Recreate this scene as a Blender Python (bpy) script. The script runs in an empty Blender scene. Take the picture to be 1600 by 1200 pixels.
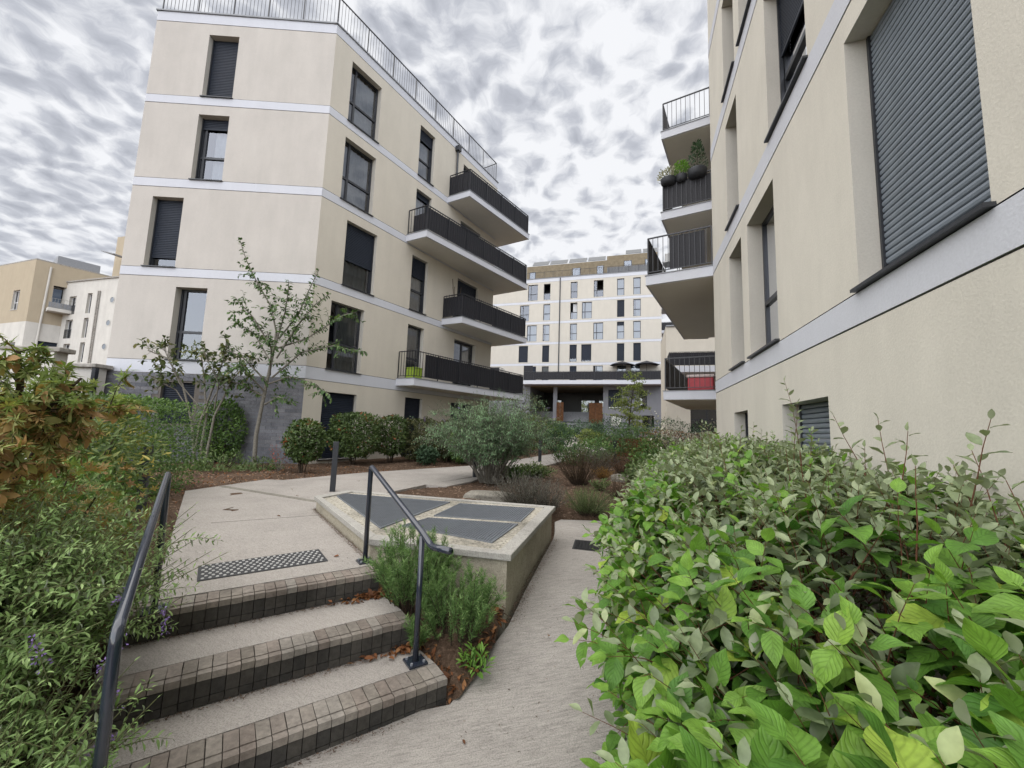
import bpy, bmesh, math, random
import numpy as np
from mathutils import Matrix, Vector
random.seed(7); RNG = np.random.default_rng(11)
SC = bpy.context.scene; COL = SC.collection
R = math.radians
# ------------------------------------------------------------------ camera
cd = bpy.data.cameras.new('camera'); cam = bpy.data.objects.new('camera', cd); COL.objects.link(cam)
cd.sensor_width = 36.0; cd.lens = 626.0/1600*36; cd.clip_start = 0.03; cd.clip_end = 2000
RM = Matrix(((0.99941564, -0.03418168, 0.0), (-0.00376661, -0.1101295, -0.99391011), (0.03397352, 0.9933293, -0.11019389)))
cam.matrix_world = Matrix.Translation((0, 0, 1.68)) @ RM.to_4x4()
SC.camera = cam
# ------------------------------------------------------------------ sky and sun
SUN_AZ, SUN_EL = R(-152), R(56)          # azimuth from +Y towards +X
def build_world():
    w = bpy.data.worlds.new('World'); SC.world = w; w.use_nodes = True
    nt = w.node_tree; nt.nodes.clear(); N = nt.nodes.new; L = nt.links.new
    out = N('ShaderNodeOutputWorld'); mix = N('ShaderNodeMixShader'); bs = N('ShaderNodeBackground'); bc = N('ShaderNodeBackground')
    sky = N('ShaderNodeTexSky'); sky.sky_type = 'NISHITA'; sky.sun_disc = False
    sky.sun_elevation = SUN_EL; sky.sun_rotation = SUN_AZ
    L(sky.outputs[0], bs.inputs[0]); bs.inputs[1].default_value = 0.05
    tc = N('ShaderNodeTexCoord'); sep = N('ShaderNodeSeparateXYZ'); L(tc.outputs['Generated'], sep.inputs[0])
    def m(op, a, b=None, c=None):
        n = N('ShaderNodeMath'); n.operation = op
        for i, v in enumerate((a, b, c)):
            if v is None: continue
            if isinstance(v, (int, float)): n.inputs[i].default_value = v
            else: L(v, n.inputs[i])
        return n.outputs[0]
    z = m('ADD', m('MAXIMUM', sep.outputs[2], 0.0), 0.19)
    px = m('DIVIDE', sep.outputs[0], z); py = m('DIVIDE', sep.outputs[1], z)
    cb = N('ShaderNodeCombineXYZ'); L(px, cb.inputs[0]); L(py, cb.inputs[1])
    def noise(scale, det, rough, vec, dist=0.0):
        n = N('ShaderNodeTexNoise'); n.noise_dimensions = '2D'; n.inputs['Scale'].default_value = scale; n.inputs['Detail'].default_value = det
        n.inputs['Roughness'].default_value = rough; n.inputs['Distortion'].default_value = dist; L(vec, n.inputs['Vector']); return n
    dn = noise(5.0, 3, .6, cb.outputs[0])
    va = N('ShaderNodeVectorMath'); va.operation = 'MULTIPLY_ADD'; L(dn.outputs['Color'], va.inputs[0]); va.inputs[1].default_value = (.13, .13, 0); L(cb.outputs[0], va.inputs[2])
    vo = N('ShaderNodeTexVoronoi'); vo.voronoi_dimensions = '2D'; vo.feature = 'SMOOTH_F1'; vo.inputs['Scale'].default_value = 14.0; vo.inputs['Smoothness'].default_value = .22; vo.inputs['Randomness'].default_value = .95
    L(va.outputs[0], vo.inputs['Vector'])
    fb = noise(12, 6, .64, va.outputs[0]); big = noise(1.15, 2, .5, cb.outputs[0])
    # clump value: 1 in the thick grey middles, 0 in the bright gaps
    cl = m('SUBTRACT', 1.03, m('MULTIPLY', vo.outputs['Distance'], 1.35))
    v = m('ADD', m('MULTIPLY', cl, .58), m('MULTIPLY', fb.outputs['Fac'], 1.08))
    v = m('ADD', v, m('MULTIPLY', m('SUBTRACT', big.outputs['Fac'], .55), .7))
    rp = N('ShaderNodeValToRGB'); L(m('MULTIPLY', v, .72), rp.inputs[0]); e = rp.color_ramp.elements
    e[0].position = .40; e[0].color = (.86, .87, .90, 1); e[1].position = .92; e[1].color = (.40, .418, .47, 1)
    k = rp.color_ramp.elements.new(.53); k.color = (.72, .735, .775, 1)
    k = rp.color_ramp.elements.new(.68); k.color = (.53, .55, .605, 1)
    # thin bright veil towards the horizon
    hz = m('POWER', m('SUBTRACT', 1.0, m('MAXIMUM', sep.outputs[2], 0.0)), 6.0)
    mc = N('ShaderNodeMix'); mc.data_type = 'RGBA'; L(m('MULTIPLY', hz, .55), mc.inputs[0]); L(rp.outputs[0], mc.inputs[6]); mc.inputs[7].default_value = (.68, .70, .75, 1)
    L(mc.outputs[2], bc.inputs[0]); bc.inputs[1].default_value = CLOUD
    # the cloud field breaks up away to the south, where the windows mirror blue sky
    brk = m('MULTIPLY_ADD', big.outputs['Fac'], .6, m('MULTIPLY', sep.outputs[1], .9))
    mr = N('ShaderNodeMapRange'); mr.interpolation_type = 'SMOOTHSTEP'; L(brk, mr.inputs[0]); mr.inputs[1].default_value = -.25; mr.inputs[2].default_value = .12
    mr.inputs[3].default_value = .06; mr.inputs[4].default_value = .985
    L(mr.outputs[0], mix.inputs[0]); L(bs.outputs[0], mix.inputs[1]); L(bc.outputs[0], mix.inputs[2]); L(mix.outputs[0], out.inputs[0])
CLOUD = 0.315
build_world()
sd = bpy.data.lights.new('sun', 'SUN'); sd.energy = 1.5; sd.angle = R(125); sd.color = (1, .96, .9)
sun = bpy.data.objects.new('sun', sd); COL.objects.link(sun)
dv = Vector((math.sin(SUN_AZ)*math.cos(SUN_EL), math.cos(SUN_AZ)*math.cos(SUN_EL), math.sin(SUN_EL)))
sun.rotation_euler = dv.to_track_quat('Z', 'Y').to_euler()
vs = SC.view_settings; vs.view_transform = 'Standard'; vs.look = 'None'; vs.exposure = 1.78; vs.gamma = 1; vs.use_curve_mapping = False
SC.cycles.use_light_tree = False; SC.cycles.caustics_reflective = False; SC.cycles.caustics_refractive = False
SC.cycles.max_bounces = 4; SC.cycles.diffuse_bounces = 3; SC.cycles.glossy_bounces = 2; SC.cycles.transmission_bounces = 2; SC.cycles.transparent_max_bounces = 6; SC.cycles.use_denoising = True

# ------------------------------------------------------------------ materials
MATS = {}
def nodes(name):
    m = bpy.data.materials.new(name); m.use_nodes = True; nt = m.node_tree; nt.nodes.clear()
    MATS[name] = m; return m, nt, nt.nodes.new, nt.links.new
def mathn(nt, op, a, b=None, c=None):
    n = nt.nodes.new('ShaderNodeMath'); n.operation = op
    for i, v in enumerate((a, b, c)):
        if v is None: continue
        if isinstance(v, (int, float)): n.inputs[i].default_value = v
        else: nt.links.new(v, n.inputs[i])
    return n.outputs[0]
def tex(nt, kind, scale, stretch=(1, 1, 1), det=4, rough=.55, src=None):
    mp = nt.nodes.new('ShaderNodeMapping'); mp.inputs['Scale'].default_value = stretch
    if src is None:
        g = nt.nodes.new('ShaderNodeNewGeometry'); src = g.outputs['Position']
    nt.links.new(src, mp.inputs[0])
    n = nt.nodes.new('ShaderNodeTexNoise' if kind == 'noise' else 'ShaderNodeTexVoronoi'); n.inputs['Scale'].default_value = scale
    if kind == 'noise': n.inputs['Detail'].default_value = det; n.inputs['Roughness'].default_value = rough
    nt.links.new(mp.outputs[0], n.inputs['Vector']); return n.outputs[0]
def ramp(nt, fac, stops):
    r = nt.nodes.new('ShaderNodeValToRGB'); nt.links.new(fac, r.inputs[0]); e = r.color_ramp.elements
    while len(e) < len(stops): e.new(.5)
    for i, (p, c) in enumerate(stops): e[i].position = p; e[i].color = (*c, 1)
    return r.outputs[0]
def mul(nt, a, b, f=1.0):
    n = nt.nodes.new('ShaderNodeMix'); n.data_type = 'RGBA'; n.blend_type = 'MULTIPLY'; n.inputs[0].default_value = f
    for i, v in ((6, a), (7, b)):
        if isinstance(v, tuple): n.inputs[i].default_value = (*v, 1)
        else: nt.links.new(v, n.inputs[i])
    return n.outputs[2]
def pbr(nt, col, rough=.8, spec=.3, metal=0, bump=None, bs=.3, bd=.01):
    b = nt.nodes.new('ShaderNodeBsdfPrincipled'); o = nt.nodes.new('ShaderNodeOutputMaterial')
    if isinstance(col, tuple): b.inputs['Base Color'].default_value = (*col, 1)
    else: nt.links.new(col, b.inputs['Base Color'])
    if isinstance(rough, (int, float)): b.inputs['Roughness'].default_value = rough
    else: nt.links.new(rough, b.inputs['Roughness'])
    b.inputs['Specular IOR Level'].default_value = spec; b.inputs['Metallic'].default_value = metal
    if bump is not None:
        bp = nt.nodes.new('ShaderNodeBump'); bp.inputs['Strength'].default_value = bs; bp.inputs['Distance'].default_value = bd
        nt.links.new(bump, bp.inputs['Height']); nt.links.new(bp.outputs[0], b.inputs['Normal'])
    nt.links.new(b.outputs[0], o.inputs[0]); return b
def g3(v): return (v, v, v)
def stucco(name, col, streak=.10, grain=60):
    m, nt, N, L = nodes(name)
    big = tex(nt, 'noise', 1.1, (1, 1, .75), 6, .68); st = tex(nt, 'noise', 2.6, (1, 1, .16), 3, .65); fine = tex(nt, 'noise', grain, det=3)
    a = ramp(nt, big, [(.3, g3(1-streak)), (.7, g3(1.0))]); b = ramp(nt, st, [(.32, g3(1-streak*.55)), (.62, g3(1.0))]); c = ramp(nt, fine, [(.3, g3(.94)), (.7, g3(1.03))])
    pbr(nt, mul(nt, mul(nt, mul(nt, col, a), b), c), .92, .15, bump=fine, bs=.35, bd=.006)
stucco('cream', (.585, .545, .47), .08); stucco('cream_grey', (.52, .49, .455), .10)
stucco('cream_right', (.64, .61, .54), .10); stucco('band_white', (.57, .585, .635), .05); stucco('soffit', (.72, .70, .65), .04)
stucco('white_wall', (.62, .60, .56), .14); stucco('ochre', (.44, .375, .28), .08); stucco('grey_base', (.22, .225, .245), .08); stucco('reveal', (.56, .535, .485), .1)
stucco('back_cream', (.54, .51, .455), .07)
def plain(name, col, rough=.5, spec=.4, metal=0, var=.12, scale=9):
    m, nt, N, L = nodes(name); n = tex(nt, 'noise', scale, det=4)
    pbr(nt, mul(nt, col, ramp(nt, n, [(.3, g3(1-var)), (.7, g3(1+var*.3))])), rough, spec, metal)
plain('anthracite', (.028, .031, .038), .42, .5); plain('rail_dark', (.017, .018, .023), .35, .5); plain('rail_blue', (.024, .030, .046), .14, .8)
plain('panel_dark', (.022, .022, .027), .6, .3, var=.3, scale=30); plain('slat_dark', (.17, .20, .235), .34, .5); plain('grate_steel', (.17, .185, .205), .45, .5); plain('slat_flat', (.020, .026, .040), .5, .25)
plain('room', (.03, .03, .032), .9, .1); plain('joint', (.17, .155, .14), .95, .1); plain('curtain', (.55, .56, .58), .9, .1); plain('timber', (.23, .19, .13), .75, .2, var=.25, scale=3)
plain('corten', (.11, .05, .022), .8, .2, var=.5, scale=4); plain('solar', (.05, .055, .06), .3, .5); plain('pink_red', (.45, .06, .075), .5, .3); plain('pale_lid', (.62, .52, .5), .5, .3)
plain('lime', (.30, .42, .05), .5, .3); plain('pot_dark', (.035, .038, .045), .55, .4); plain('gate_black', (.012, .014, .02), .45, .4); plain('stone_cap', (.36, .34, .31), .9, .2, var=.4)
plain('clothes', (.02, .02, .024), .9, .1); plain('skin', (.32, .2, .15), .6, .2); plain('iron', (.035, .035, .036), .6, .3, var=.4, scale=40)
plain('zinc', (.24, .25, .27), .5, .4); plain('mat_grey', (.05, .051, .054), .7, .3); plain('stud_white', (.50, .50, .485), .5, .4); plain('white_plastic', (.66, .66, .66), .45, .4); plain('parasol', (.035, .035, .04), .8, .2); plain('wood_deck', (.20, .205, .215), .8, .2, var=.3)
plain('pit_shade', (.004, .0045, .005), .9, .05)  # near-black, carries the darkness inside the vent shaft as a colour
def m_glass():
    m, nt, N, L = nodes('glass'); o = N('ShaderNodeOutputMaterial'); mx = N('ShaderNodeMixShader'); t = N('ShaderNodeBsdfTransparent'); t.inputs[0].default_value = (.62, .66, .68, 1)
    gl = N('ShaderNodeBsdfGlossy'); gl.inputs['Roughness'].default_value = .01; gl.inputs[0].default_value = (.9, .93, 1, 1)
    fr = N('ShaderNodeFresnel'); fr.inputs[0].default_value = 1.55
    L(mathn(nt, 'MULTIPLY_ADD', fr.outputs[0], 1.05, .10), mx.inputs[0]); L(t.outputs[0], mx.inputs[1]); L(gl.outputs[0], mx.inputs[2]); L(mx.outputs[0], o.inputs[0])
m_glass()
def m_concrete(name, col, brush=(1, 1, 1), stain=.3, fine=.16):
    m, nt, N, L = nodes(name)
    rot = N('ShaderNodeVectorRotate'); rot.rotation_type = 'Z_AXIS'; rot.inputs['Angle'].default_value = R(-brush[2]); g = N('ShaderNodeNewGeometry'); L(g.outputs['Position'], rot.inputs['Vector'])
    br = tex(nt, 'noise', 30, (brush[0], brush[1], 1), 6, .7, rot.outputs[0]); big = tex(nt, 'noise', .9, det=6, rough=.62); sp = tex(nt, 'noise', 130, det=2)
    c = mul(nt, col, ramp(nt, big, [(.28, g3(1-stain)), (.5, g3(.95)), (.72, g3(1.06))]))
    c = mul(nt, c, ramp(nt, br, [(.34, g3(1-fine*1.6)), (.5, g3(.97)), (.66, g3(1+fine*.7))])); c = mul(nt, c, ramp(nt, sp, [(.33, g3(.72)), (.5, g3(1.0)), (.7, g3(1.12))]))
    h = mathn(nt, 'ADD', mathn(nt, 'MULTIPLY', br, 1.0), mathn(nt, 'MULTIPLY', sp, .35)); pbr(nt, c, .9, .2, bump=h, bs=.5, bd=.012)
m_concrete('concrete_ramp', (.37, .345, .315), (.30, 2.6, 17), .22, .17); m_concrete('concrete_terrace', (.375, .348, .318), (.5, 2.0, -35), .28, .08)
m_concrete('concrete_wall', (.44, .40, .315), (1, 1, 0), .45, .12); m_concrete('coping', (.42, .405, .37), (1, 1, 0), .3, .12); m_concrete('slab_old', (.45, .42, .35), (1, 1, 0), .72, .42)
m_concrete('stone', (.24, .225, .19), (1, 1, 0), .4, .2)
def m_brick(name, cols, stain=.4):
    m, nt, N, L = nodes(name); oi = N('ShaderNodeObjectInfo'); n = tex(nt, 'noise', 35, det=5, rough=.7); b = tex(nt, 'noise', 3, det=4)
    c = ramp(nt, oi.outputs['Random'], [(i/(len(cols)-1), c) for i, c in enumerate(cols)])
    c = mul(nt, c, ramp(nt, n, [(.3, g3(.68)), (.65, g3(1.1))])); c = mul(nt, c, ramp(nt, b, [(.3, g3(1-stain)), (.65, g3(1.05))])); pbr(nt, c, .9, .2, bump=n, bs=.4, bd=.005)
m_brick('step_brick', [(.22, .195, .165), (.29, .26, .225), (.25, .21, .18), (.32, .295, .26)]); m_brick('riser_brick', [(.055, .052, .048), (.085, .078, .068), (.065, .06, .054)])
m_brick('wall_brick', [(.14, .145, .165), (.225, .23, .25), (.18, .182, .205), (.25, .252, .27)], .25)
def m_soil():
    m, nt, N, L = nodes('mulch'); a = tex(nt, 'noise', 38, (1, 1, 1), 6, .75); b = tex(nt, 'noise', 1.3, det=5)
    c = ramp(nt, a, [(.25, (.035, .023, .015)), (.5, (.115, .076, .052)), (.75, (.23, .16, .112))]); c = mul(nt, c, ramp(nt, b, [(.3, g3(.7)), (.7, g3(1.15))])); pbr(nt, c, .95, .1, bump=a, bs=1.0, bd=.03)
m_soil()
GAIN = {'buddleia': 1.9, 'elaeagnus': 1.3, 'elaeagnus_one': 1.3, 'dogwood': 1.5, 'dogwood_one': 1.5, 'buddleia_far': 2.6, 'rosemary': 2.0, 'hedge_green': 2.3, 'cherry': 1.9, 'rhodo': 1.7, 'photinia': 1.6, 'dark_conifer': 1.8, 'white_leaf': 1, 'litter': 1.1, 'chip': 1.1, 'purple': 1.2, 'maple': 1.9, 'orange_grass': 1.1, 'russet': 1.1, 'brown_twig': 1.2, 'lavender': 1.2}
def m_leaf(name, stops, rough=.45, trans=.3, vein=0, obj=False, under=None, spec=.28):
    m, nt, N, L = nodes(name); o = N('ShaderNodeOutputMaterial'); at = N('ShaderNodeAttribute'); at.attribute_name = 'tint'
    f = at.outputs['Fac']
    if obj: oi = N('ShaderNodeObjectInfo'); f = oi.outputs['Random']
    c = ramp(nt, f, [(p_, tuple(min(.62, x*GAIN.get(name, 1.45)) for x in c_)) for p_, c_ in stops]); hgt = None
    if vein or under:
        n = tex(nt, 'noise', 45, det=2); c = mul(nt, c, ramp(nt, n, [(.3, g3(.82)), (.7, g3(1.12))]))
    if vein:
        uv = N('ShaderNodeUVMap'); sp = N('ShaderNodeSeparateXYZ'); L(uv.outputs[0], sp.inputs[0])
        v = mathn(nt, 'ABSOLUTE', mathn(nt, 'SUBTRACT', sp.outputs[1], .5))
        ph = mathn(nt, 'SUBTRACT', sp.outputs[0], mathn(nt, 'MULTIPLY', v, .75)); w = mathn(nt, 'SINE', mathn(nt, 'MULTIPLY', ph, vein*6.283))
        w = mathn(nt, 'POWER', mathn(nt, 'MULTIPLY_ADD', w, .5, .5), 5.0); mid = mathn(nt, 'LESS_THAN', v, .025); w = mathn(nt, 'MAXIMUM', w, mid)
        c = mul(nt, c, ramp(nt, w, [(0, g3(1.03)), (1, g3(.84))])); hgt = mathn(nt, 'SUBTRACT', 1.0, w)
    if under:
        g = N('ShaderNodeNewGeometry'); mx = N('ShaderNodeMix'); mx.data_type = 'RGBA'; L(g.outputs['Backfacing'], mx.inputs[0]); L(c, mx.inputs[6]); mx.inputs[7].default_value = (*under, 1); c = mx.outputs[2]
    b = pbr(nt, c, rough, spec, bump=hgt, bs=.4, bd=.003)
    t = N('ShaderNodeBsdfTranslucent'); L(mul(nt, c, (1.0, 1.15, .55)), t.inputs[0]); mx = N('ShaderNodeMixShader'); mx.inputs[0].default_value = trans
    for l in list(nt.links):
        if l.to_node.type == 'OUTPUT_MATERIAL': nt.links.remove(l)
    outs = [x for x in nt.nodes if x.type == 'OUTPUT_MATERIAL']
    L(b.outputs[0], mx.inputs[1]); L(t.outputs[0], mx.inputs[2]); L(mx.outputs[0], outs[0].inputs[0])
    for x in outs[1:]: nt.nodes.remove(x)
DOG = [(0, (.045, .115, .02)), (.5, (.098, .20, .032)), (.85, (.145, .255, .04)), (1, (.26, .34, .05))]
m_leaf('dogwood', DOG, .42, .3, 7); m_leaf('dogwood_one', DOG, .42, .3, 7, obj=True)
ELA = [(0, (.085, .115, .058)), (.45, (.145, .185, .095)), (.8, (.21, .25, .14)), (1, (.28, .325, .14))]
m_leaf('elaeagnus', ELA, .38, .2, 0, under=(.27, .30, .20), spec=.42); m_leaf('elaeagnus_one', ELA, .38, .2, 0, obj=True, under=(.27, .30, .20), spec=.42)
m_leaf('bright_fine', [(0, (.07, .15, .03)), (1, (.17, .30, .055))], .5, .3)
m_leaf('buddleia', [(0, (.055, .09, .03)), (.6, (.11, .17, .055)), (1, (.20, .27, .11))], .42, .25, under=(.26, .29, .22))
m_leaf('buddleia_far', [(0, (.028, .055, .028)), (.6, (.065, .105, .055)), (1, (.12, .17, .095))], .6, .25, under=(.13, .16, .12))
m_leaf('maple', [(0, (.12, .07, .035)), (.18, (.22, .13, .055)), (.3, (.15, .125, .045)), (.45, (.085, .11, .035)), (.85, (.12, .155, .055)), (1, (.21, .22, .085))], .55, .3)
m_leaf('rhodo', [(0, (.04, .065, .022)), (.6, (.085, .12, .04)), (.85, (.19, .19, .05)), (1, (.34, .27, .07))], .4, .2)
m_leaf('hedge_green', [(0, (.018, .035, .010)), (.6, (.045, .08, .02)), (1, (.09, .135, .035))], .5, .2)
m_leaf('cherry', [(0, (.02, .04, .014)), (.6, (.045, .08, .028)), (1, (.09, .13, .045))], .5, .25)
m_leaf('magnolia', [(0, (.03, .045, .016)), (.6, (.07, .09, .035)), (1, (.14, .13, .05))], .5, .2)
m_leaf('photinia', [(0, (.025, .04, .012)), (.55, (.05, .08, .024)), (.85, (.075, .10, .034)), (1, (.24, .07, .035))], .45, .2)
m_leaf('brown_hedge', [(0, (.025, .032, .012)), (.6, (.06, .065, .026)), (1, (.10, .09, .04))], .6, .2)
m_leaf('rosemary', [(0, (.025, .05, .015)), (.6, (.065, .115, .035)), (1, (.13, .19, .07))], .55, .2)
m_leaf('lavender', [(0, (.06, .055, .05)), (.5, (.12, .115, .10)), (1, (.20, .20, .17))], .7, .15)
m_leaf('lavender_green', [(0, (.04, .06, .02)), (.6, (.09, .13, .05)), (1, (.17, .20, .08))], .6, .2)
m_leaf('brown_twig', [(0, (.05, .035, .022)), (.6, (.13, .085, .05)), (1, (.20, .15, .08))], .7, .15)
m_leaf('orange_grass', [(0, (.16, .075, .02)), (1, (.36, .20, .05))], .6, .25)
m_leaf('russet', [(0, (.10, .045, .025)), (.6, (.20, .09, .04)), (1, (.26, .16, .06))], .6, .2)
m_leaf('pale_tree', [(0, (.06, .08, .02)), (.6, (.13, .16, .045)), (1, (.24, .26, .09))], .5, .3)
m_leaf('dark_conifer', [(0, (.012, .025, .012)), (.6, (.03, .055, .028)), (1, (.06, .10, .05))], .6, .15)
m_leaf('white_leaf', [(0, (.28, .27, .20)), (1, (.6, .58, .48))], .6, .2); m_leaf('purple', [(0, (.13, .08, .25)), (1, (.26, .18, .40))], .7, .2)
m_leaf('litter', [(0, (.07, .03, .015)), (.5, (.19, .075, .03)), (1, (.32, .16, .07))], .7, .2); m_leaf('chip', [(0, (.06, .04, .028)), (.5, (.16, .105, .075)), (1, (.30, .21, .15))], .9, 0.0)
m_leaf('red_leaf', [(0, (.12, .02, .02)), (1, (.28, .06, .045))], .5, .25)
plain('stem_green', (.12, .13, .055), .7, .25, var=.3, scale=60); plain('bark_brown', (.13, .055, .03), .7, .3, var=.3, scale=60); plain('bark_grey', (.20, .185, .155), .85, .2, var=.35, scale=30); plain('bark_dark', (.06, .045, .032), .85, .2, var=.3, scale=40)

# ------------------------------------------------------------------ helpers
def tag(o, label=None, cat=None, group=None, kind=None):
    if label: o['label'] = label
    if cat: o['category'] = cat
    if group: o['group'] = group
    if kind: o['kind'] = kind
    return o
def empty(name, loc, label=None, cat=None, group=None, rz=0):
    o = bpy.data.objects.new(name, None); COL.objects.link(o); o.location = loc; o.rotation_euler.z = rz; o.empty_display_size = .1
    return tag(o, label, cat, group)
def base_of(o):      # thing location (parts keep the thing's origin)
    while o.parent: o = o.parent
    return np.array(o.location)
class MB:
    def __init__(s): s.v = []; s.f = []
    def add(s, vs, fs):
        k = len(s.v); s.v += [tuple(p) for p in vs]; s.f += [tuple(i+k for i in f) for f in fs]; return s
    def hexa(s, p): return s.add(p, [(0, 3, 2, 1), (4, 5, 6, 7), (0, 1, 5, 4), (1, 2, 6, 5), (2, 3, 7, 6), (3, 0, 4, 7)])
    def box(s, x0, x1, y0, y1, z0, z1): return s.hexa([(x0, y0, z0), (x1, y0, z0), (x1, y1, z0), (x0, y1, z0), (x0, y0, z1), (x1, y0, z1), (x1, y1, z1), (x0, y1, z1)])
    def prism(s, poly, z0, z1):
        n = len(poly); zz0 = z0 if callable(z0) else (lambda x, y: z0); zz1 = z1 if callable(z1) else (lambda x, y: z1)
        s.add([(x, y, zz0(x, y)) for x, y in poly]+[(x, y, zz1(x, y)) for x, y in poly], [tuple(range(n-1, -1, -1)), tuple(range(n, 2*n))]+[(i, (i+1) % n, n+(i+1) % n, n+i) for i in range(n)]); return s
    def tube(s, pts, rad, n=8, cap=True):
        P = [Vector(p) for p in pts]; rad = [rad]*len(P) if isinstance(rad, (int, float)) else rad; k = len(s.v); prev = None
        for i, p in enumerate(P):
            t = (P[min(i+1, len(P)-1)]-P[max(i-1, 0)]).normalized()
            a = prev if prev is not None else (Vector((0, 0, 1)) if abs(t.z) < .9 else Vector((1, 0, 0)))
            x = (a-t*a.dot(t)).normalized(); y = t.cross(x); prev = x
            for j in range(n):
                an = 2*math.pi*j/n; q = p+(x*math.cos(an)+y*math.sin(an))*rad[i]; s.v.append(tuple(q))
        for i in range(len(P)-1):
            for j in range(n): s.f.append((k+i*n+j, k+i*n+(j+1) % n, k+(i+1)*n+(j+1) % n, k+(i+1)*n+j))
        if cap: s.f.append(tuple(k+j for j in range(n-1, -1, -1))); s.f.append(tuple(k+(len(P)-1)*n+j for j in range(n)))
        return s
    def build(s, name, mat, parent=None, smooth=False, origin=None, kind=None, bevel=0):
        o0 = base_of(parent) if parent is not None else (np.array(origin) if origin is not None else np.zeros(3))
        me = bpy.data.meshes.new(name); me.from_pydata([(x-o0[0], y-o0[1], z-o0[2]) for x, y, z in s.v], [], s.f)
        me.materials.append(MATS[mat]); me.validate(); me.update()
        if smooth:
            for p in me.polygons: p.use_smooth = True
        o = bpy.data.objects.new(name, me); COL.objects.link(o)
        if parent is not None: o.parent = parent
        else: o.location = o0
        if kind: o['kind'] = kind
        if bevel:
            b = o.modifiers.new('bevel', 'BEVEL'); b.width = bevel; b.segments = 2; b.limit_method = 'ANGLE'
        return o
def inst(name, mesh, parent, loc, rot=None):     # shared-mesh piece, loc in world
    o = bpy.data.objects.new(name, mesh); COL.objects.link(o); b = base_of(parent); o.parent = parent
    o.location = (loc[0]-b[0], loc[1]-b[1], loc[2]-b[2])
    if rot is not None: o.rotation_euler = rot
    return o
def mesh_of(mb, name, mat):
    me = bpy.data.meshes.new(name); me.from_pydata(mb.v, [], mb.f); me.materials.append(MATS[mat]); me.update(); return me
class Fr:            # vertical facade frame: s along heading, o outwards, z up
    def __init__(s, P, heading, side=1):
        a = R(heading); s.P = np.array(P, float); s.d = np.array([math.sin(a), math.cos(a)]); s.n = np.array([s.d[1], -s.d[0]])*side; s.rz = math.atan2(s.d[1], s.d[0])
    def p(s, a, z, o=0): q = s.P+s.d*a+s.n*o; return (q[0], q[1], z)
    def box(s, mb, s0, s1, z0, z1, o0, o1): return mb.hexa([s.p(s0, z0, o0), s.p(s1, z0, o0), s.p(s1, z0, o1), s.p(s0, z0, o1), s.p(s0, z1, o0), s.p(s1, z1, o0), s.p(s1, z1, o1), s.p(s0, z1, o1)])

def facade(bld, fr, s0, s1, z0, z1, ops, bands, mat, depth=.2, band_mat='band_white', lower=None):
    """wall sheet with real openings and reveals, band boxes set in grooves"""
    S = sorted({s0, s1}|{a for o in ops for a in o[:2] if s0 < a < s1}); gz = []
    for b0, b1 in bands: gz += [b0-.014, b1+.014]
    Z = sorted({z0, z1}|{a for o in ops for a in o[2:4] if z0 < a < z1}|{a for a in gz if z0 < a < z1}|({lower[0]} if lower else set()))
    mb = MB(); lo = MB()
    for i in range(len(S)-1):
        for j in range(len(Z)-1):
            a, b, c, d = S[i], S[i+1], Z[j], Z[j+1]; cs, cz = (a+b)/2, (c+d)/2
            if any(o[0] < cs < o[1] and o[2] < cz < o[3] for o in ops): continue
            if any(b0-.0141 < cz < b1+.0141 for b0, b1 in bands): continue
            (lo if lower and cz < lower[0] else mb).add([fr.p(a, c), fr.p(b, c), fr.p(b, d), fr.p(a, d)], [(0, 1, 2, 3)])
    for o in ops:
        a, b, c, d = o[:4]; rv = MB()
        for q in (((a, c), (a, d)), ((b, d), (b, c)), ((a, d), (b, d)), ((b, c), (a, c))):
            (x0, y0), (x1, y1) = q; rv.add([fr.p(x0, y0, 0), fr.p(x1, y1, 0), fr.p(x1, y1, -depth-.04), fr.p(x0, y0, -depth-.04)], [(0, 1, 2, 3)])
        rv.build('reveal', 'reveal', bld)
    w = mb.build('wall', mat, bld)
    if lower and lo.v: lo.build('plinth', lower[1], bld)
    for b0, b1 in bands:
        # bands break at openings that cross them
        cuts = sorted([o for o in ops if o[2] < b1 and o[3] > b0]); x = s0; segs = []
        for o in cuts: segs.append((x, o[0])); x = o[1]
        segs.append((x, s1))
        for a, b in segs:
            if b-a < .02: continue
            g = MB(); g.add([fr.p(a, b0-.016, -.03), fr.p(b, b0-.016, -.03), fr.p(b, b1+.016, -.03), fr.p(a, b1+.016, -.03)], [(0, 1, 2, 3)])
            k = MB(); fr.box(k, a, b, b0, b1, -.03, .006); k.build('band', band_mat, bld); g.build('groove', 'joint', bld)
    return w

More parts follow.
